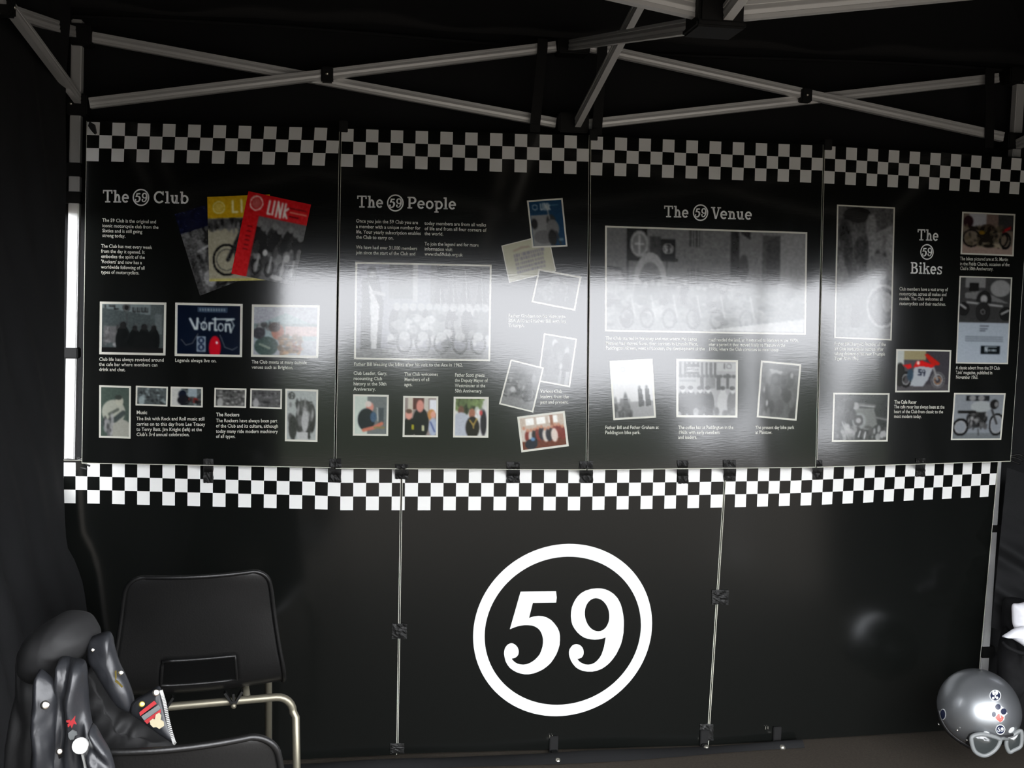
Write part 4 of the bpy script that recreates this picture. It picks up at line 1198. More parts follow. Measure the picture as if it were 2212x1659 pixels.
# velcro straps of the canvas walls round the bars and legs
def strap(parent, pts, w=0.02, name='velcro_strap'):
    mb = MB()
    for a, b in zip(pts[:-1], pts[1:]):
        mb.bar(a, b, w, 0.004, V((0, 1, 0)))
    return mb.build(name, 'plastic_black', parent)
for (xa, ya), (xb, yb) in (((1172, 104), (1156, 268)), ((1301, 112), (1290, 276)), ((2138, 166), (2137, 302))):
    pa, pb = hY(xa, ya, YT - .035), hY(xb, yb, YT - .035)
    top, bot = pa + V((0, 0, .028)), pb - V((0, 0, .026))
    strap(wb, [top, pa, pb, bot], 0.031)
def legpos(a, b, z):
    t = (z - b.z) / (a.z - b.z)
    return b + (a - b) * t
for L0, L1, py, px, hh in ((LT, LB_, 367, 152, .040), (LT, LB_, 427, 150, .034), (LT, LB_, 762, 143, .032)):
    z = hY(px, py, YT).z
    c = legpos(L0, L1, z)
    mb = MB(); mb.box(c + V((-.008, 0, 0)), (0.056, 0.04, hh), bevel=0.003)
    mb.build('velcro_strap', 'plastic_black', wlft)
for py, px, hh in ((1140, 2148, .025), (1406, 2121, .04)):
    z = hY(px, py, YT).z
    c = legpos(RT_, RB, z)
    mb = MB(); mb.box(c + V((.008, 0, 0)), (0.05, 0.04, hh), bevel=0.003)
    mb.bar(c + V((.03, -.015, 0)), c + V((.06, -.02, -.02)), .012, .004)
    mb.build('velcro_strap', 'plastic_black', wrgt)

# ================================================================ TAPE PATCHES
def tape(x0, y0, x1, y1, label, on='up', drop=None, seed=1):
    """crumpled patch of tape; upper half on the upper board, lower half on the lower board"""
    nx, ny = 7, 9
    rnd = random.Random(seed)
    vs = []
    for j in range(ny + 1):
        for i in range(nx + 1):
            px = x0 + (x1 - x0) * i / nx + (rnd.uniform(-.8, .8) if i in (0, nx) else 0)
            py = y0 + (y1 - y0) * j / ny + (rnd.uniform(-.8, .8) if j in (0, ny) else 0)
            if on == 'up':
                split = ytl(px)
                if py < split - 2:
                    bd = min(boards, key=lambda q: abs((q.q[2].x + q.q[3].x) / 2 - hY(px, py, -.05).x))
                    p = hit(px, py, bd.p0, bd.n)
                    k = .004
                else:
                    k = .004
                    yy = -0.055 * max(0, 1 - (py - split + 2) / 14)
                    p = hY(px, py, yy)
            else:
                p = hY(px, py, 0); k = .003
            inner = 0 < i < nx and 0 < j < ny
            d = (CAM - p).normalized()
            vs.append(p + d * (k + (rnd.uniform(0, .0045) if inner else 0)))
    m_ = nx + 1
    fs = [(j * m_ + i, j * m_ + i + 1, (j + 1) * m_ + i + 1, (j + 1) * m_ + i) for j in range(ny) for i in range(nx)]
    o = mesh('tape_patch', vs, fs, 'tape_black', None, loc=sum(vs, V()) / len(vs))
    tag(o, label, 'tape', 'black tape patches on the boards')
tape(711, 991, 737, 1042, 'crumpled black tape joining the Club and People boards at their feet', seed=2)
tape(853, 1003, 882, 1035, 'black tape knot over the top of the seam beside the ringed number', seed=3)
tape(1094, 998, 1123, 1043, 'black tape flap below the tilted group snapshot', seed=4)
tape(1252, 996, 1281, 1043, 'black tape joining the People and Venue boards at their feet', seed=5)
tape(439, 991, 461, 1043, 'black tape flap at the foot of the Club board, on the checks', seed=6)
tape(1464, 995, 1487, 1045, 'black tape flap below the coffee bar photograph', seed=7)
tape(1563, 994, 1590, 1038, 'black tape over the top of the seam between number board and plain board', seed=8)
tape(1755, 994, 1777, 1035, 'black tape joining the Venue and Bikes boards at their feet', seed=9)
tape(1979, 990, 1999, 1030, 'black tape flap at the foot of the Bikes board, on the checks', seed=10)
tape(847, 1347, 879, 1380, 'black tape square halfway down the seam nearest the chairs', 'low', seed=11)
tape(1538, 1274, 1574, 1306, 'black tape square halfway down the seam nearest the helmet', 'low', seed=12)
tape(843, 1606, 873, 1628, 'black tape at the foot of the seam nearest the chairs', 'low', seed=13)
tape(1512, 1564, 1541, 1600, 'black tape at the foot of the seam nearest the helmet', 'low', seed=14)
# ties round the legs at the board corners
def tie(c, label, sg):
    rt_ = empty('cable_tie', c, label, 'cable tie')
    mb = MB()
    mb.tube([c + V((.034 * math.cos(t), .03 * math.sin(t), .004 * math.sin(3 * t))) for t in [k * 2 * PI / 16 for k in range(16)]], .006, 6, closed=True)
    mb.build('loop', 'tape_black', rt_, True)
    mb = MB()
    for k in range(3):
        mb.tube(catmull([c + V((sg * .02, -.032, .0)), c + V((sg * (.035 + .01 * k), -.045, .012 * (k - 1))), c + V((sg * (.06 + .008 * k), -.05, .01 * k - .02))], 4, False), .0035, 5)
    mb.build('loose_end', 'tape_black', rt_, True)
tie(legpos(LT, LB_, P(146, 994).z), 'black cable tie round the white leg by the left curtain', 1)
tie(legpos(RT_, RB, P(2180, 985).z), 'black cable tie round the white leg beside the Bikes board', 1)
# small black bracket tongues over the first check of each upper board
for px, py, lb in ((742, 281, 'People'), (1281, 299, 'Venue'), (1787, 320, 'Bikes')):
    p = hY(px, py, -.004)
    mb = MB(); mb.box(p + V((0, -.006, .01)), (.026, .006, .034), bevel=.0015); mb.box(p + V((0, .014, .024)), (.026, .036, .006), bevel=.001)
    o = mb.build('hanging_clip', 'plastic_black', None, loc=p)
    tag(o, 'small black hanging clip over the top edge of the %s board' % lb, 'clip', 'hanging clips of the upper boards')
pts = [(193, 262), (203, 268), (207, 286), (203, 289), (196, 281), (190, 272)]
q0 = [hY(a, b, -.012) for a, b in pts]
mb = MB(); n_ = len(q0); mb.add(q0 + [p + V((0, .03, 0)) for p in q0], [tuple(range(n_)), tuple(range(n_, 2 * n_))[::-1]] + [(i, n_ + i, n_ + (i + 1) % n_, (i + 1) % n_) for i in range(n_)])
o = mb.build('hanging_clip', 'plastic_black', None, loc=q0[0])
tag(o, 'black curved hook over the first check of the Club board', 'clip', 'hanging clips of the upper boards')

# ================================================================ CHAIRS
def chair(loc, rz, label):
    root = empty('stacking_chair', (0, 0, 0), label, 'chair', 'black stacking chairs')
    # side profile of the shell: (y, z), and half width; the back is at -y, the seat runs to +y
    pro = [(-.285, .766), (-.272, .72), (-.258, .66), (-.244, .60), (-.230, .54), (-.216, .49), (-.196, .452), (-.16, .432), (-.10, .424), (-.02, .420), (.06, .422), (.13, .428), (.185, .424), (.205, .405)]
    hw = [.163, .174, .182, .190, .199, .208, .213, .213, .210, .206, .205, .203, .198, .190]
    ph = catmull([(y, z, h) for (y, z), h in zip(pro, hw)], 4, False)
    fine = []
    for k in range(12):                      # extra rows in the rounded top
        t = (k / 12) ** 1.6 * 4
        i = min(int(t), 3); f_ = t - i
        fine.append(tuple(p * (1 - f_) + q * f_ for p, q in zip(ph[i], ph[i + 1])))
    ph = fine + ph[4:]
    pp = [(q[0], q[1]) for q in ph]
    CR = .034
    ww = [q[2] - (CR - math.sqrt(max(0, CR * CR - max(0, q[1] - (.766 - CR)) ** 2))) for q in ph]
    nv, nu = len(pp), 33
    def pt(i, u):
        y, z = pp[i]
        back = max(0, min(1, (z - .46) / .2))
        return V((u * ww[i], y + back * .022 * u * u, z + (1 - back) * .012 * u * u))
    us = [-1 + 2 * k / (nu - 1) for k in range(nu)]
    vs = [pt(i, u) for i in range(nv) for u in us]
    fs = []
    s_lo, s_hi = None, None
    rows = [i for i in range(nv - 1) if .468 < (pp[i][1] + pp[i + 1][1]) / 2 < .535 and pp[i][0] < -.19]
    for i in range(nv - 1):
        for k in range(nu - 1):
            if i in rows and abs((us[k] + us[k + 1]) / 2) < .44: continue
            fs.append((i * nu + k, i * nu + k + 1, (i + 1) * nu + k + 1, (i + 1) * nu + k))
    sh = mesh('shell', vs, fs, 'chair_plastic', root, True)
    md = sh.modifiers.new('thick', 'SOLIDIFY'); md.thickness = .005; md.offset = 0
    bpy.context.view_layer.update()
    # rim
    border = [pt(i, -1) for i in range(nv)] + [pt(nv - 1, u) for u in us[1:-1]] + [pt(i, 1) for i in range(nv - 1, -1, -1)] + [pt(0, u) for u in us[1:-1]][::-1]
    mb = MB(); mb.tube([p + V((0, -.004, 0)) if p.z > .45 else p - V((0, 0, .004)) for p in border], .0055, 6, closed=True)
    mb.build('rim', 'chair_plastic', root, True)
    # hand slot lip
    i0, i1 = rows[0], rows[-1] + 1
    ks = [k for k in range(nu - 1) if abs((us[k] + us[k + 1]) / 2) < .44]
    ua, ub = us[ks[0]], us[ks[-1] + 1]
    lip = [pt(i0, ua + (ub - ua) * t / 8) for t in range(9)] + [pt(i, ub) for i in range(i0 + 1, i1)] + [pt(i1, ub + (ua - ub) * t / 8) for t in range(9)] + [pt(i, ua) for i in range(i1 - 1, i0, -1)]
    mb = MB(); mb.tube([p + V((0, -.003, 0)) for p in lip], .0045, 6, closed=True)
    mb.build('slot_lip', 'chair_plastic', root, True)
    # tube frame: two U-shaped leg hoops joined by seat rails
    def hoop(y, spread, ly):
        R_ = .045; zt = .402
        pts = [V((-spread - .01, y + ly, .012)), V((-spread - .006, y + ly * .2, zt - R_ * 1.2))]
        pts += [V((-spread + R_ * (1 - math.cos(t)), y, zt - R_ * (1 - math.sin(t)))) for t in [k * PI / 2 / 6 for k in range(7)]]
        pts += [V((-p.x, p.y, p.z)) for p in pts[::-1]]
        m_ = MB(); m_.tube(pts, .0105, 10)
        return m_.build('leg_hoop', 'chair_tube', root, True)
    ho = hoop(-.175, .238, -.05); h2 = hoop(.13, .19, .05)
    for h_ in (ho, h2):
        for s_ in (-1, 1):
            sp, yy = (.238, -.225) if h_ is ho else (.19, .18)
            m_ = MB(); m_.lathe((s_ * (sp + .011), yy, 0.0), (0, 0, 1), [(.014, 0), (.014, .02), (.011, .03)], 10)
            m_.build('foot_cap', 'plastic_black', h_, True)
    for s_ in (-1, 1):
        m_ = MB(); m_.tube([V((s_ * .12, -.175, .404)), V((s_ * .12, .13, .404))], .0095, 8)
        m_.build('seat_rail', 'chair_tube', root, True)
        # moulded lug with its bolt under the back of the seat
        m_ = MB()
        for k in (-1, 1):
            m_.bar(V((s_ * .085 + k * .022, -.186, .432)), V((s_ * .085 + k * .004, -.186, .402)), .006, .02)
        m_.bar(V((s_ * .085, -.186, .428)), V((s_ * .085, -.186, .396)), .006, .02)
        lug = m_.build('lug', 'chair_plastic', root)
        m_ = MB(); m_.lathe((s_ * .085, -.198, .398), (0, -1, 0), [(.007, 0), (.007, .004), (.003, .007)], 10)
        m_.build('bolt', 'chair_tube', lug, True)
    root.location = loc
    root.rotation_euler = (0, 0, rz)
    return root
def dup(root, loc, rz, label):
    r = root.copy(); COL.objects.link(r); r.location = loc; r.rotation_euler = (0, 0, rz); r['label'] = label
    for ch in list(root.children):
        c = ch.copy(); COL.objects.link(c); c.parent = r
        for g_ in ch.children:
            d = g_.copy(); COL.objects.link(d); d.parent = c
    return r
def chair_spot(px, py, zt, rz):
    """floor position for a chair whose back-top centre is at this pixel and height"""
    p = hZ(px, py, zt)
    off = Matrix.Rotation(rz, 3, 'Z') @ V((0, -.285, 0))
    return V((p.x - off.x, p.y - off.y, ZF))
rz1, rz2 = .15, .10
c1loc = chair_spot(430, 1238, .766, rz1)
ch1 = chair(c1loc, rz1, 'black plastic stacking chair with a slotted back standing against the lower board')
c2loc = chair_spot(352, 1607, .766, rz2)
ch2 = dup(ch1, c2loc, rz2, 'black plastic stacking chair with the leather jacket slung over its back')

# ================================================================ LEATHER JACKET (slung over the second chair)
DJ = 1.56
def pillow(name, outline, d, bulge, parent, m='leather', back=None, rings=9, rough=.0035, per=5, tiltx=0.0, tilty=0.0, seed=0, fold_k=0.0, fold_dir=(1, 0)):
    """closed cushion-like panel; outline in pixels at depth d along the view axis, slanted by tilt (metres per 100 px)"""
    ol = catmull([(float(a), float(b)) for a, b in outline], per)
    cx = sum(p[0] for p in ol) / len(ol); cy = sum(p[1] for p in ol) / len(ol)
    n = len(ol)
    back = bulge * .6 if back is None else back
    def w3(x, y, off):
        dd = d + tiltx * (x - cx) / 100 + tilty * (y - cy) / 100
        p = hD(x, y, dd)
        nz = noise.noise(V((p.x * 26 + seed, p.y * 26, p.z * 26))) + .5 * noise.noise(V((p.x * 60 + seed, p.y * 60, p.z * 60)))
        fo = fold_k * math.sin((x * fold_dir[0] + y * fold_dir[1]) * .16 + 2.2 * noise.noise(V((x * .012, y * .012, seed))))
        return p - fw * (off + (nz * rough + fo) * (1 if off > 0 else .3))
    v, f = [], []
    for side, bl in ((1, bulge), (-1, back)):
        for r in range(rings + 1):
            t = 1 - r / rings
            hgt = bl * (max(0, 1 - t ** 2.4)) ** .5
            for p in ol:
                v.append(w3(cx + (p[0] - cx) * t, cy + (p[1] - cy) * t, side * hgt if r else 0.0))
    st = (rings + 1) * n
    for s_ in (0, 1):
        o_ = s_ * st
        for r in range(rings):
            for k in range(n):
                q = (o_ + r * n + k, o_ + r * n + (k + 1) % n, o_ + (r + 1) * n + (k + 1) % n, o_ + (r + 1) * n + k)
                f.append(q if s_ == 0 else q[::-1])
    ob = mesh(name, v, f, m, parent, True)
    bm = bmesh.new(); bm.from_mesh(ob.data)
    bmesh.ops.remove_doubles(bm, verts=bm.verts, dist=.00005)
    bmesh.ops.recalc_face_normals(bm, faces=bm.faces)
    bm.to_mesh(ob.data); bm.free()
    ob.data.polygons.foreach_set('use_smooth', [True] * len(ob.data.polygons))
    return ob
jb = hD(170, 1640, DJ)
jk = empty('leather_jacket', jb, 'black leather biker jacket with badges slung over a chair back', 'jacket')
pillow('shoulder', [(151, 1318), (120, 1332), (88, 1352), (65, 1378), (54, 1415), (58, 1452), (90, 1470), (130, 1462), (170, 1425), (200, 1405), (214, 1372), (205, 1346), (186, 1324)], 1.66, .085, jk, 'leather_dull', seed=1)
pillow('back_panel', [(60, 1380), (50, 1430), (48, 1475), (38, 1520), (26, 1575), (18, 1640), (20, 1720), (130, 1720), (160, 1600), (170, 1480), (130, 1440)], 1.68, .05, jk, 'leather_dull', seed=2, fold_k=.004)
pillow('collar', [(192, 1384), (208, 1371), (238, 1364), (246, 1392), (258, 1432), (276, 1468), (290, 1508), (288, 1540), (262, 1532), (232, 1492), (206, 1450), (190, 1420)], 1.64, .022, jk, 'leather', seed=3)
pillow('right_front', [(190, 1440), (222, 1475), (256, 1520), (292, 1540), (318, 1560), (352, 1590), (378, 1606), (372, 1660), (250, 1680), (190, 1640), (172, 1540)], 1.68, .035, jk, 'leather_dull', seed=4, fold_k=.006, fold_dir=(.8, .6))
lap = pillow('lapel', [(289, 1514), (318, 1496), (344, 1482), (352, 1512), (362, 1552), (378, 1604), (360, 1598), (334, 1580), (300, 1555), (280, 1538)], 1.63, .010, jk, 'leather', seed=5, rings=6, rough=.001)
pillow('left_front', [(86, 1446), (104, 1456), (122, 1484), (124, 1540), (122, 1620), (120, 1710), (70, 1710), (70, 1620), (73, 1540), (72, 1490)], 1.56, .022, jk, 'leather', seed=6, fold_k=.006)
pillow('front_facing', [(128, 1424), (156, 1420), (184, 1428), (188, 1470), (192, 1530), (202, 1580), (206, 1640), (210, 1710), (124, 1710), (124, 1600), (126, 1500)], 1.58, .028, jk, 'leather', seed=7, fold_k=.007)
pillow('sleeve_fold', [(196, 1570), (206, 1566), (222, 1592), (240, 1625), (250, 1680), (244, 1720), (196, 1720), (190, 1650)], 1.53, .018, jk, 'leather', seed=8, fold_k=.006, fold_dir=(.7, -.7))
def disc(name, px, py, d, r, m, parent, dome=.3, tilt=V((0, 0, 0))):
    c = hD(px, py, d)
    ax = ((CAM - c).normalized() + tilt).normalized()
    mb = MB(); mb.lathe(c, ax, [(r, 0), (r, r * .12), (r * .85, r * dome * .7), (r * .5, r * dome), (.0003, r * dome * 1.1)], 20)
    return mb.build(name, m, parent, True)
for px, py, r, d in ((97, 1523, 9.5, 1.522), (128, 1623, 7, 1.53), (337, 1496, 8, 1.612), (261, 1453, 5.5, 1.609), (200, 1404, 4, 1.612)):
    disc('snap_button', px, py, d, r / F * d, 'snap_metal', jk, .35)
disc('round_badge', 174, 1611, 1.525, 17.5 / F * 1.525, 'badge_white', jk, .25, V((.05, 0, .18)))
def patch(name, pts, d, m, parent, th=.0022):
    q = [hD(a, b, d) for a, b in pts]
    n = len(q)
    mb = MB(); mb.add(q + [p + fw * th for p in q], [tuple(range(n)), tuple(range(n, 2 * n))[::-1]] + [(i, (i + 1) % n, n + (i + 1) % n, n + i) for i in range(n)])
    o = mb.build(name, m, parent)
    return o
def k5(pts): return [(a / 4.6214, 1300 + b / 4.6214) for a, b in pts]
o = patch('embroidered_patch', k5([(1390, 1105), (1535, 990), (1560, 1020), (1400, 1140)]), 1.606, 'cloth_red', jk); o['label'] = 'red embroidered bar on the lapel'
o = patch('embroidered_patch', k5([(1440, 1190), (1600, 1075), (1600, 1110), (1470, 1220)]), 1.606, 'cloth_red', jk); o['label'] = 'second red bar on the lapel'
o = patch('embroidered_patch', k5([(1410, 1145), (1580, 1030), (1600, 1072), (1440, 1185)]), 1.6075, 'cloth_grey', jk)
o = patch('embroidered_patch', k5([(1495, 1190), (1520, 1170), (1545, 1175), (1555, 1125), (1585, 1110), (1605, 1140), (1600, 1180), (1630, 1200), (1635, 1240), (1590, 1270), (1560, 1250), (1530, 1255), (1500, 1225)]), 1.604, 'cloth_cream', jk); o['label'] = 'cream embroidered patch'
disc('enamel_pin', 1415 / 4.6214, 1300 + 1022 / 4.6214, 1.604, .0046, 'brass', jk, .3)
o = patch('enamel_pin', k5([(660, 1185), (690, 1180), (700, 1195), (730, 1165), (748, 1140), (740, 1190), (760, 1225), (735, 1215), (715, 1262), (705, 1230), (680, 1255), (672, 1225), (690, 1210), (665, 1205)]), 1.536, 'cloth_red', jk); o['label'] = 'small red pin'
o = patch('enamel_pin', k5([(680, 1310), (720, 1280), (760, 1300), (768, 1330), (745, 1340), (735, 1375), (700, 1380), (682, 1350)]), 1.536, 'cloth_grey', jk); o['label'] = 'small grey pin'
# zips: a chain of teeth along the lapel edge and on the front
def zipper(pts, d, n, parent, w=3.2):
    ps = catmull(pts, 8, False)
    mb = MB()
    for k in range(n):
        t = k / (n - 1) * (len(ps) - 1)
        i = min(int(t), len(ps) - 2); fr_ = t - i
        x = ps[i][0] * (1 - fr_) + ps[i + 1][0] * fr_; y = ps[i][1] * (1 - fr_) + ps[i + 1][1] * fr_
        dx, dy = ps[i + 1][0] - ps[i][0], ps[i + 1][1] - ps[i][1]
        L = math.hypot(dx, dy); nx, ny = -dy / L, dx / L
        a, b = hD(x - nx * w, y - ny * w, d), hD(x + nx * w, y + ny * w, d)
        mb.bar(a, b, .0016, .002, fw)
    return mb.build('zip', 'zip_metal', parent)
zipper([(348, 1492), (356, 1520), (364, 1560), (375, 1600), (378, 1606)], 1.612, 44, jk)
zipper([(178, 1630), (182, 1645), (185, 1662)], 1.53, 16, jk, 2.2)
o = patch('enamel_pin', k5([(1145, 690), (1158, 688), (1160, 770), (1148, 775)]), 1.606, 'brass', jk)
o = patch('enamel_pin', k5([(1150, 775), (1180, 800), (1225, 850), (1215, 858), (1172, 815), (1148, 800)]), 1.606, 'brass', jk)

# ================================================================ HELMET
HR = 0.1225
hc = hD(2114, 1532, 3.255)
hroot = empty('open_face_helmet', (hc.x, hc.y, ZF), 'silver open-face helmet with goggles and round stickers on the ground', 'helmet')
FD = math.atan2(CAM.y - hc.y, CAM.x - hc.x) + .50       # direction the helmet faces, turned from the camera
def hpt(az, el, k=1.0):
    """az measured from the facing direction, el elevation (radians)"""
    r = HR * k
    x, y, z = r * math.cos(el) * math.cos(az) * 1.06, r * math.cos(el) * math.sin(az) * .98, r * math.sin(el)
    return hc + V((x * math.cos(FD) - y * math.sin(FD), x * math.sin(FD) + y * math.cos(FD), z))
zfloor = (ZF + .004 - hc.z) / HR
def rim_el(az):
    """lower edge of the shell: brow in front, down over the ears and nape"""
    a = abs((az + PI) % (2 * PI) - PI)
    lo = math.asin(max(-.97, zfloor))
    brow = -.30
    t = min(1, max(0, (a - .62) / .5))
    t = t * t * (3 - 2 * t)
    return brow + (lo - brow) * t
na, ne = 72, 26
vs, fs = [], []
for j in range(ne + 1):
    for i in range(na):
        az = 2 * PI * i / na
        e0 = rim_el(az)
        el = PI / 2 + (e0 - PI / 2) * j / ne
        low = max(0, -el) * .06
        vs.append(hpt(az, el, 1 - low))
for j in range(ne):
    for i in range(na):
        fs.append((j * na + i, (j + 1) * na + i, (j + 1) * na + (i + 1) % na, j * na + (i + 1) % na))
sh = mesh('shell', vs, fs, 'helmet_silver', hroot, True)
md = sh.modifiers.new('thick', 'SOLIDIFY'); md.thickness = .012; md.offset = -1
mb = MB(); mb.tube([hpt(2 * PI * i / na, rim_el(2 * PI * i / na), 1 - max(0, -rim_el(2 * PI * i / na)) * .06) for i in range(na)], .005, 6, closed=True)
mb.build('edge_trim', 'helmet_trim', hroot, True)
# padded lining
vs, fs = [], []
for j in range(9):
    for i in range(36):
        az = 2 * PI * i / 36
        el = PI / 2 + (rim_el(az) + .03 - PI / 2) * j / 8
        vs.append(hpt(az, el, .86))
for j in range(8):
    for i in range(36):
        fs.append((j * 36 + i, j * 36 + (i + 1) % 36, (j + 1) * 36 + (i + 1) % 36, (j + 1) * 36 + i))
mesh('lining', vs, fs, 'helmet_trim', hroot, True)
# goggle strap running round the shell down to the goggles
def onh(px, py, k=1.0):
    """point of the shell seen at this pixel"""
    d = ray(px, py); oc = CAM - hc
    A = d.dot(d); B = 2 * d.dot(oc); C_ = oc.dot(oc) - (HR * k) ** 2
    D_ = max(0, B * B - 4 * A * C_)
    return CAM + d * ((-B - D_ ** .5) / (2 * A))
sp = [(2027, 1535), (2033, 1556), (2048, 1580), (2068, 1598), (2088, 1610), (2098, 1616)]
c_ = catmull([tuple(onh(a, b, 1.03)) for a, b in sp], 5, False)
mb = MB()
vv, ff = [], []
for k, p in enumerate(c_):
    p = V(p); d_ = V(c_[min(k + 1, len(c_) - 1)]) - V(c_[max(k - 1, 0)])
    nrm = (p - hc).normalized(); sd = d_.cross(nrm).normalized()
    for o_, s_ in ((.009, 0), (.009, .002), (-.009, .002), (-.009, 0)):
        vv.append(p + sd * o_ + nrm * s_)
for k in range(len(c_) - 1):
    for t in range(4): ff.append((k * 4 + t, k * 4 + (t + 1) % 4, k * 4 + 4 + (t + 1) % 4, k * 4 + 4 + t))
mesh('goggle_strap', vv, ff, 'helmet_trim', hroot, True)
# goggles: two framed lenses hanging below the brow, joined by a bridge
gd = 3.125
gg = [[(2098, 1596), (2104, 1589), (2120, 1586), (2142, 1590), (2158, 1596), (2160, 1601), (2154, 1614), (2143, 1625), (2128, 1632), (2114, 1629), (2103, 1618)],
      [(2176, 1594), (2188, 1588), (2200, 1580), (2206, 1580), (2207, 1596), (2204, 1612), (2190, 1620), (2180, 1624), (2174, 1610)]]
gob = None
for gi, ol in enumerate(gg):
    oo = catmull([(float(a), float(b)) for a, b in ol], 4)
    cx = sum(p[0] for p in oo) / len(oo); cy = sum(p[1] for p in oo) / len(oo)
    dep = gd + (0.03 if gi else 0)
    mb = MB()
    mb.tube([hD(a, b, dep) for a, b in oo], .0065, 8, closed=True)
    mb2 = MB()
    a_ = [hD(x, y, dep) for x, y in oo]
    b_ = [hD(cx + (x - cx) * .95, cy + (y - cy) * .93 - 2, dep + .035) for x, y in oo]
    n_ = len(oo)
    mb.add(a_ + b_, [(i, (i + 1) % n_, n_ + (i + 1) % n_, n_ + i) for i in range(n_)])
    fo = mb.build('goggle_frame', 'goggle_grey', hroot, True)
    le = [hD(x, y, dep - .001) for x, y in oo]
    cen = hD(cx, cy, dep - .009)
    mesh('lens', le + [cen], [(i, (i + 1) % n_, n_) for i in range(n_)], 'goggle_lens', fo, True)
mb = MB(); mb.tube(catmull([tuple(hD(2158, 1598, gd)), tuple(hD(2167, 1595, gd + .005)), tuple(hD(2177, 1597, gd + .028))], 4, False), .005, 8)
mb.build('goggle_bridge', 'goggle_grey', hroot, True)
# stickers, lying on the shell
def sticker(name, outline, m, k=1.006, parent=None, label=None):
    """outline in pixels, projected on the shell"""
    cx = sum(p[0] for p in outline) / len(outline); cy = sum(p[1] for p in outline) / len(outline)
    vs_ = [onhe(cx, cy, k)]
    n_ = len(outline)
    for t in (.5, 1.0):
        vs_ += [onhe(cx + (a - cx) * t, cy + (b - cy) * t, k) for a, b in outline]
    fs_ = [(0, 1 + i, 1 + (i + 1) % n_) for i in range(n_)] + [(1 + i, 1 + n_ + i, 1 + n_ + (i + 1) % n_, 1 + (i + 1) % n_) for i in range(n_)]
    o = mesh(name, vs_, fs_, m, parent or hroot, True)
    if label: o['label'] = label
    return o
def onhe(px, py, k):
    # shell is slightly stretched: intersect the ellipsoid in the helmet's own frame
    c_, s_ = math.cos(FD), math.sin(FD)
    def tol(v): return V(((v.x * c_ + v.y * s_) / 1.06, (-v.x * s_ + v.y * c_) / .98, v.z))
    d = ray(px, py); dl, ol = tol(d), tol(CAM - hc)
    A = dl.dot(dl); B = 2 * dl.dot(ol); C_ = ol.dot(ol) - (HR * k) ** 2
    D_ = max(0, B * B - 4 * A * C_)
    return CAM + d * ((-B - D_ ** .5) / (2 * A))
def circ(cx, cy, rx, ry, n=20): return [(cx + rx * math.cos(2 * PI * i / n), cy + ry * math.sin(2 * PI * i / n)) for i in range(n)]
def h8(pts): return [(1960 + a / 5.944, 1380 + b / 5.944) for a, b in pts]
s1 = sticker('round_sticker', circ(2150, 1502.5, 12.5, 12.5), 'decal_white', 1.006, label='round white sticker')
sticker('sticker_print', circ(2150, 1502.5, 10.8, 10.8), 'decal_navy', 1.009, s1)
for a, b, rx, ry in ((2146.5, 1497, 3.2, 4.6), (2153, 1496, 3.2, 5), (2145.5, 1508, 2.6, 3), (2154, 1507.5, 2.6, 3), (2150, 1504, 1.6, 4)):
    sticker('sticker_print', circ(a, b, rx, ry, 10), 'decal_white', 1.012, s1)
s2 = sticker('cross_sticker', h8([(1140, 860), (1185, 840), (1215, 870), (1260, 905), (1285, 960), (1250, 990), (1245, 1040), (1200, 1075), (1150, 1050), (1120, 1010), (1075, 1000), (1080, 940), (1110, 925)]), 'decal_white', 1.006, label='cross-shaped blue, white and red sticker')
for pts, m_ in ((circ(2156, 1527, 6, 6.5, 12), 'decal_navy'), (circ(2168, 1537, 6.5, 7, 12), 'decal_navy'), (circ(2147, 1543, 4.5, 6, 12), 'decal_navy'), (h8([(1130, 1010), (1170, 960), (1180, 960), (1240, 1010), (1225, 1050), (1195, 1072), (1155, 1045)]), 'decal_red'), (h8([(1165, 910), (1185, 910), (1215, 1035), (1190, 1040)]), 'decal_white')):
    sticker('sticker_print', pts, m_, 1.010, s2)
s3 = sticker('round_sticker', circ(2161, 1576, 10.5, 11), 'decal_white', 1.006, label='small round sticker with a number')
sticker('sticker_print', circ(2161, 1576, 8.8, 9.2), 'decal_navy', 1.009, s3)
for pts in (D5, D9):
    sticker_pts = [(2161 + (a - 1168) / 470 * 10, 1576 + (b - 641) / 455 * 10) for a, b in pts[::2]]
    vs_ = [onhe(a, b, 1.012) for a, b in sticker_pts]
    tr = tessellate_polygon([[V((a, b, 0)) for a, b in sticker_pts]])
    mesh('sticker_print', vs_, [tuple(t) for t in tr], 'decal_white', s3)
s4 = sticker('round_sticker', circ(2037, 1543, 6.5, 12), 'decal_white', 1.008, label='dark round sticker with a pale ring')
sticker('sticker_print', circ(2036.5, 1543, 5.2, 10.5), 'decal_navy', 1.011, s4)
for cx, cy, tl in ((2132, 1585, .5), (2185, 1577, -.8)):
    pts = [(cx + 8 * math.cos(t) * math.cos(tl) - 4.5 * math.sin(t) * math.sin(tl), cy + 8 * math.cos(t) * math.sin(tl) + 4.5 * math.sin(t) * math.cos(tl)) for t in [k * PI / 7 for k in range(14)]]
    sticker('vent', pts, 'decal_white', 1.007, label='white teardrop vent')
for px, py in ((2029, 1564), (2068, 1577), (2089, 1598)):
    p = onhe(px, py, 1.03)
    mb = MB(); mb.lathe(p, p - hc, [(.004, 0), (.004, .003), (.0005, .005)], 8)
    mb.build('snap_stud', 'snap_metal', hroot, True)

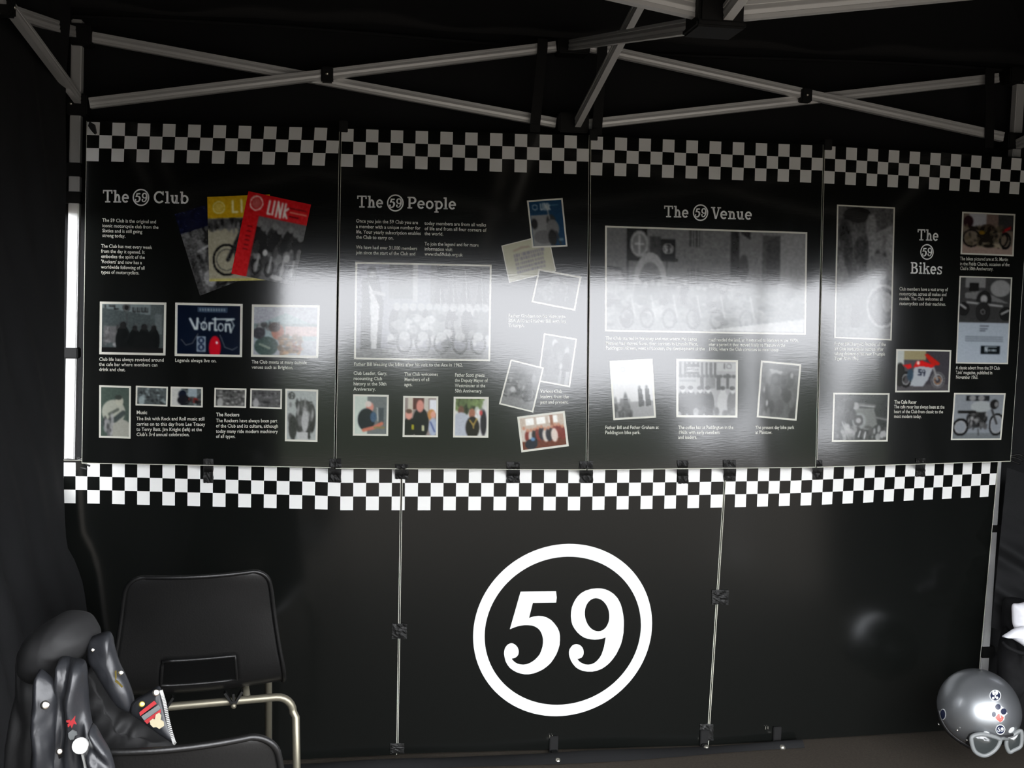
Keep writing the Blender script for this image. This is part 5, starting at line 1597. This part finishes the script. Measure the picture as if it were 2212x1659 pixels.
# ================================================================ BAG AND WHITE CLOTH BY THE RIGHT LEG
bg = empty('holdall_bag', hZ(2190, 1560, ZF), 'black crumpled bag standing beside the right tent leg', 'bag')
pillow('body', [(2164, 1362), (2180, 1352), (2215, 1360), (2235, 1370), (2250, 1420), (2252, 1500), (2246, 1570), (2230, 1600), (2200, 1596), (2168, 1570), (2156, 1500), (2154, 1420)], 3.42, .05, bg, 'bag_black', rough=.012, seed=11, fold_k=.006)
pillow('flap', [(2166, 1300), (2185, 1290), (2225, 1300), (2248, 1330), (2248, 1375), (2225, 1385), (2180, 1378), (2164, 1350)], 3.44, .05, bg, 'bag_black', rough=.012, seed=12, fold_k=.008, fold_dir=(.4, .9))
mb = MB(); mb.tube(catmull([tuple(hD(2166, 1388, 3.33)), tuple(hD(2180, 1400, 3.31)), tuple(hD(2215, 1412, 3.3)), tuple(hD(2260, 1405, 3.31))], 5, False), .007, 6)
mb.build('handle', 'bag_black', bg, True)
ct = empty('white_cloth', hD(2200, 1390, 3.34), 'white folded cloth lying on the black bag', 'cloth')
pillow('upper_fold', [(2187, 1306), (2200, 1303), (2218, 1300), (2238, 1306), (2246, 1340), (2238, 1366), (2218, 1368), (2196, 1362), (2188, 1350), (2186, 1328)], 3.32, .025, ct, 'cloth_white', rough=.006, seed=13, fold_k=.003)
pillow('lower_fold', [(2164, 1375), (2176, 1366), (2190, 1358), (2212, 1352), (2240, 1356), (2250, 1380), (2240, 1402), (2216, 1398), (2200, 1388), (2182, 1378)], 3.29, .025, ct, 'cloth_white', rough=.006, seed=14, fold_k=.003)
# gathered canvas hanging behind the right leg, in loose slanting folds
def gath(u, v):
    y = 1010 + v * 345 + 26 * u
    x = 2175 - .0987 * (y - 1015) + u * 75
    w_ = math.sin((y - .9 * x) * .062) + .6 * math.sin((y - .5 * x) * .13 + 1.0)
    k_ = max(0, min(1, (y - 1110) / 60))
    return hD(x, y, 3.50 - .018 * w_ * k_ - .03 * v)
cloth_grid('trim_2', gath, 30, 60, 'canvas_black', kind='structure')

# ================================================================ OUTSIDE, hedges and tree added out of view to shape the boards' reflections
rs = random.Random(3)
def hedge(x0, x1, y, h, label, seed):
    n, m_ = 28, 10
    vs, fs = [], []
    for i in range(n + 1):
        for j in range(m_ + 1):
            t = PI * j / m_
            x = x0 + (x1 - x0) * i / n
            hh = h * (.85 + .15 * math.sin(i * 1.3 + seed) + .12 * noise.noise(V((x * .6, seed, 0))))
            if i in (0, n): hh *= .1
            q = V((x, y - 1.2 * math.cos(t) * (1 + .2 * noise.noise(V((x, j, seed)))), ZF + hh * math.sin(t) ** .6 if 0 < j < m_ else ZF))
            vs.append(q)
    for i in range(n):
        for j in range(m_):
            fs.append((i * (m_ + 1) + j, i * (m_ + 1) + j + 1, (i + 1) * (m_ + 1) + j + 1, (i + 1) * (m_ + 1) + j))
    o = mesh('hedge', vs, fs, 'hedge_green', None, loc=((x0 + x1) / 2, y, ZF))
    tag(o, label, 'hedge', 'hedges added to shape the reflected skyline')
hedge(-30, -9, -26, 3.6, 'long dark hedge added out of view for the reflected skyline, the longest one', 1)
hedge(-8.6, 5.6, -24, 3.5, 'middle dark hedge added out of view for the reflected skyline, facing the tent', 2)
hedge(5.8, 9.0, -25, 2.1, 'short low hedge added to darken the reflected gap before the narrow tree', 5)
hedge(11.2, 17, -24, 3.1, 'dark hedge added next to the narrow tree for the reflected skyline', 4)
hedge(17.5, 34, -26, 3.4, 'dark hedge added at the far end of the row for the reflected skyline', 3)
tr = empty('added_tree', (9.9, -23.5, ZF), 'narrow dark tree added between the hedges for a dark column in the reflection', 'tree')
mb = MB(); mb.tube([(9.9, -23.5, ZF), (9.95, -23.5, 1.2), (9.9, -23.5, 2.2)], [.14, .11, .07], 8); mb.build('trunk', 'hedge_green', tr, True)
mb = MB(); mb.lathe((9.9, -23.5, 1.1), (0, 0, 1), [(.1, 0), (.5, .4), (.62, 1.1), (.55, 1.9), (.35, 2.6), (.02, 3.1)], 14); mb.build('crown', 'hedge_green', tr, True)
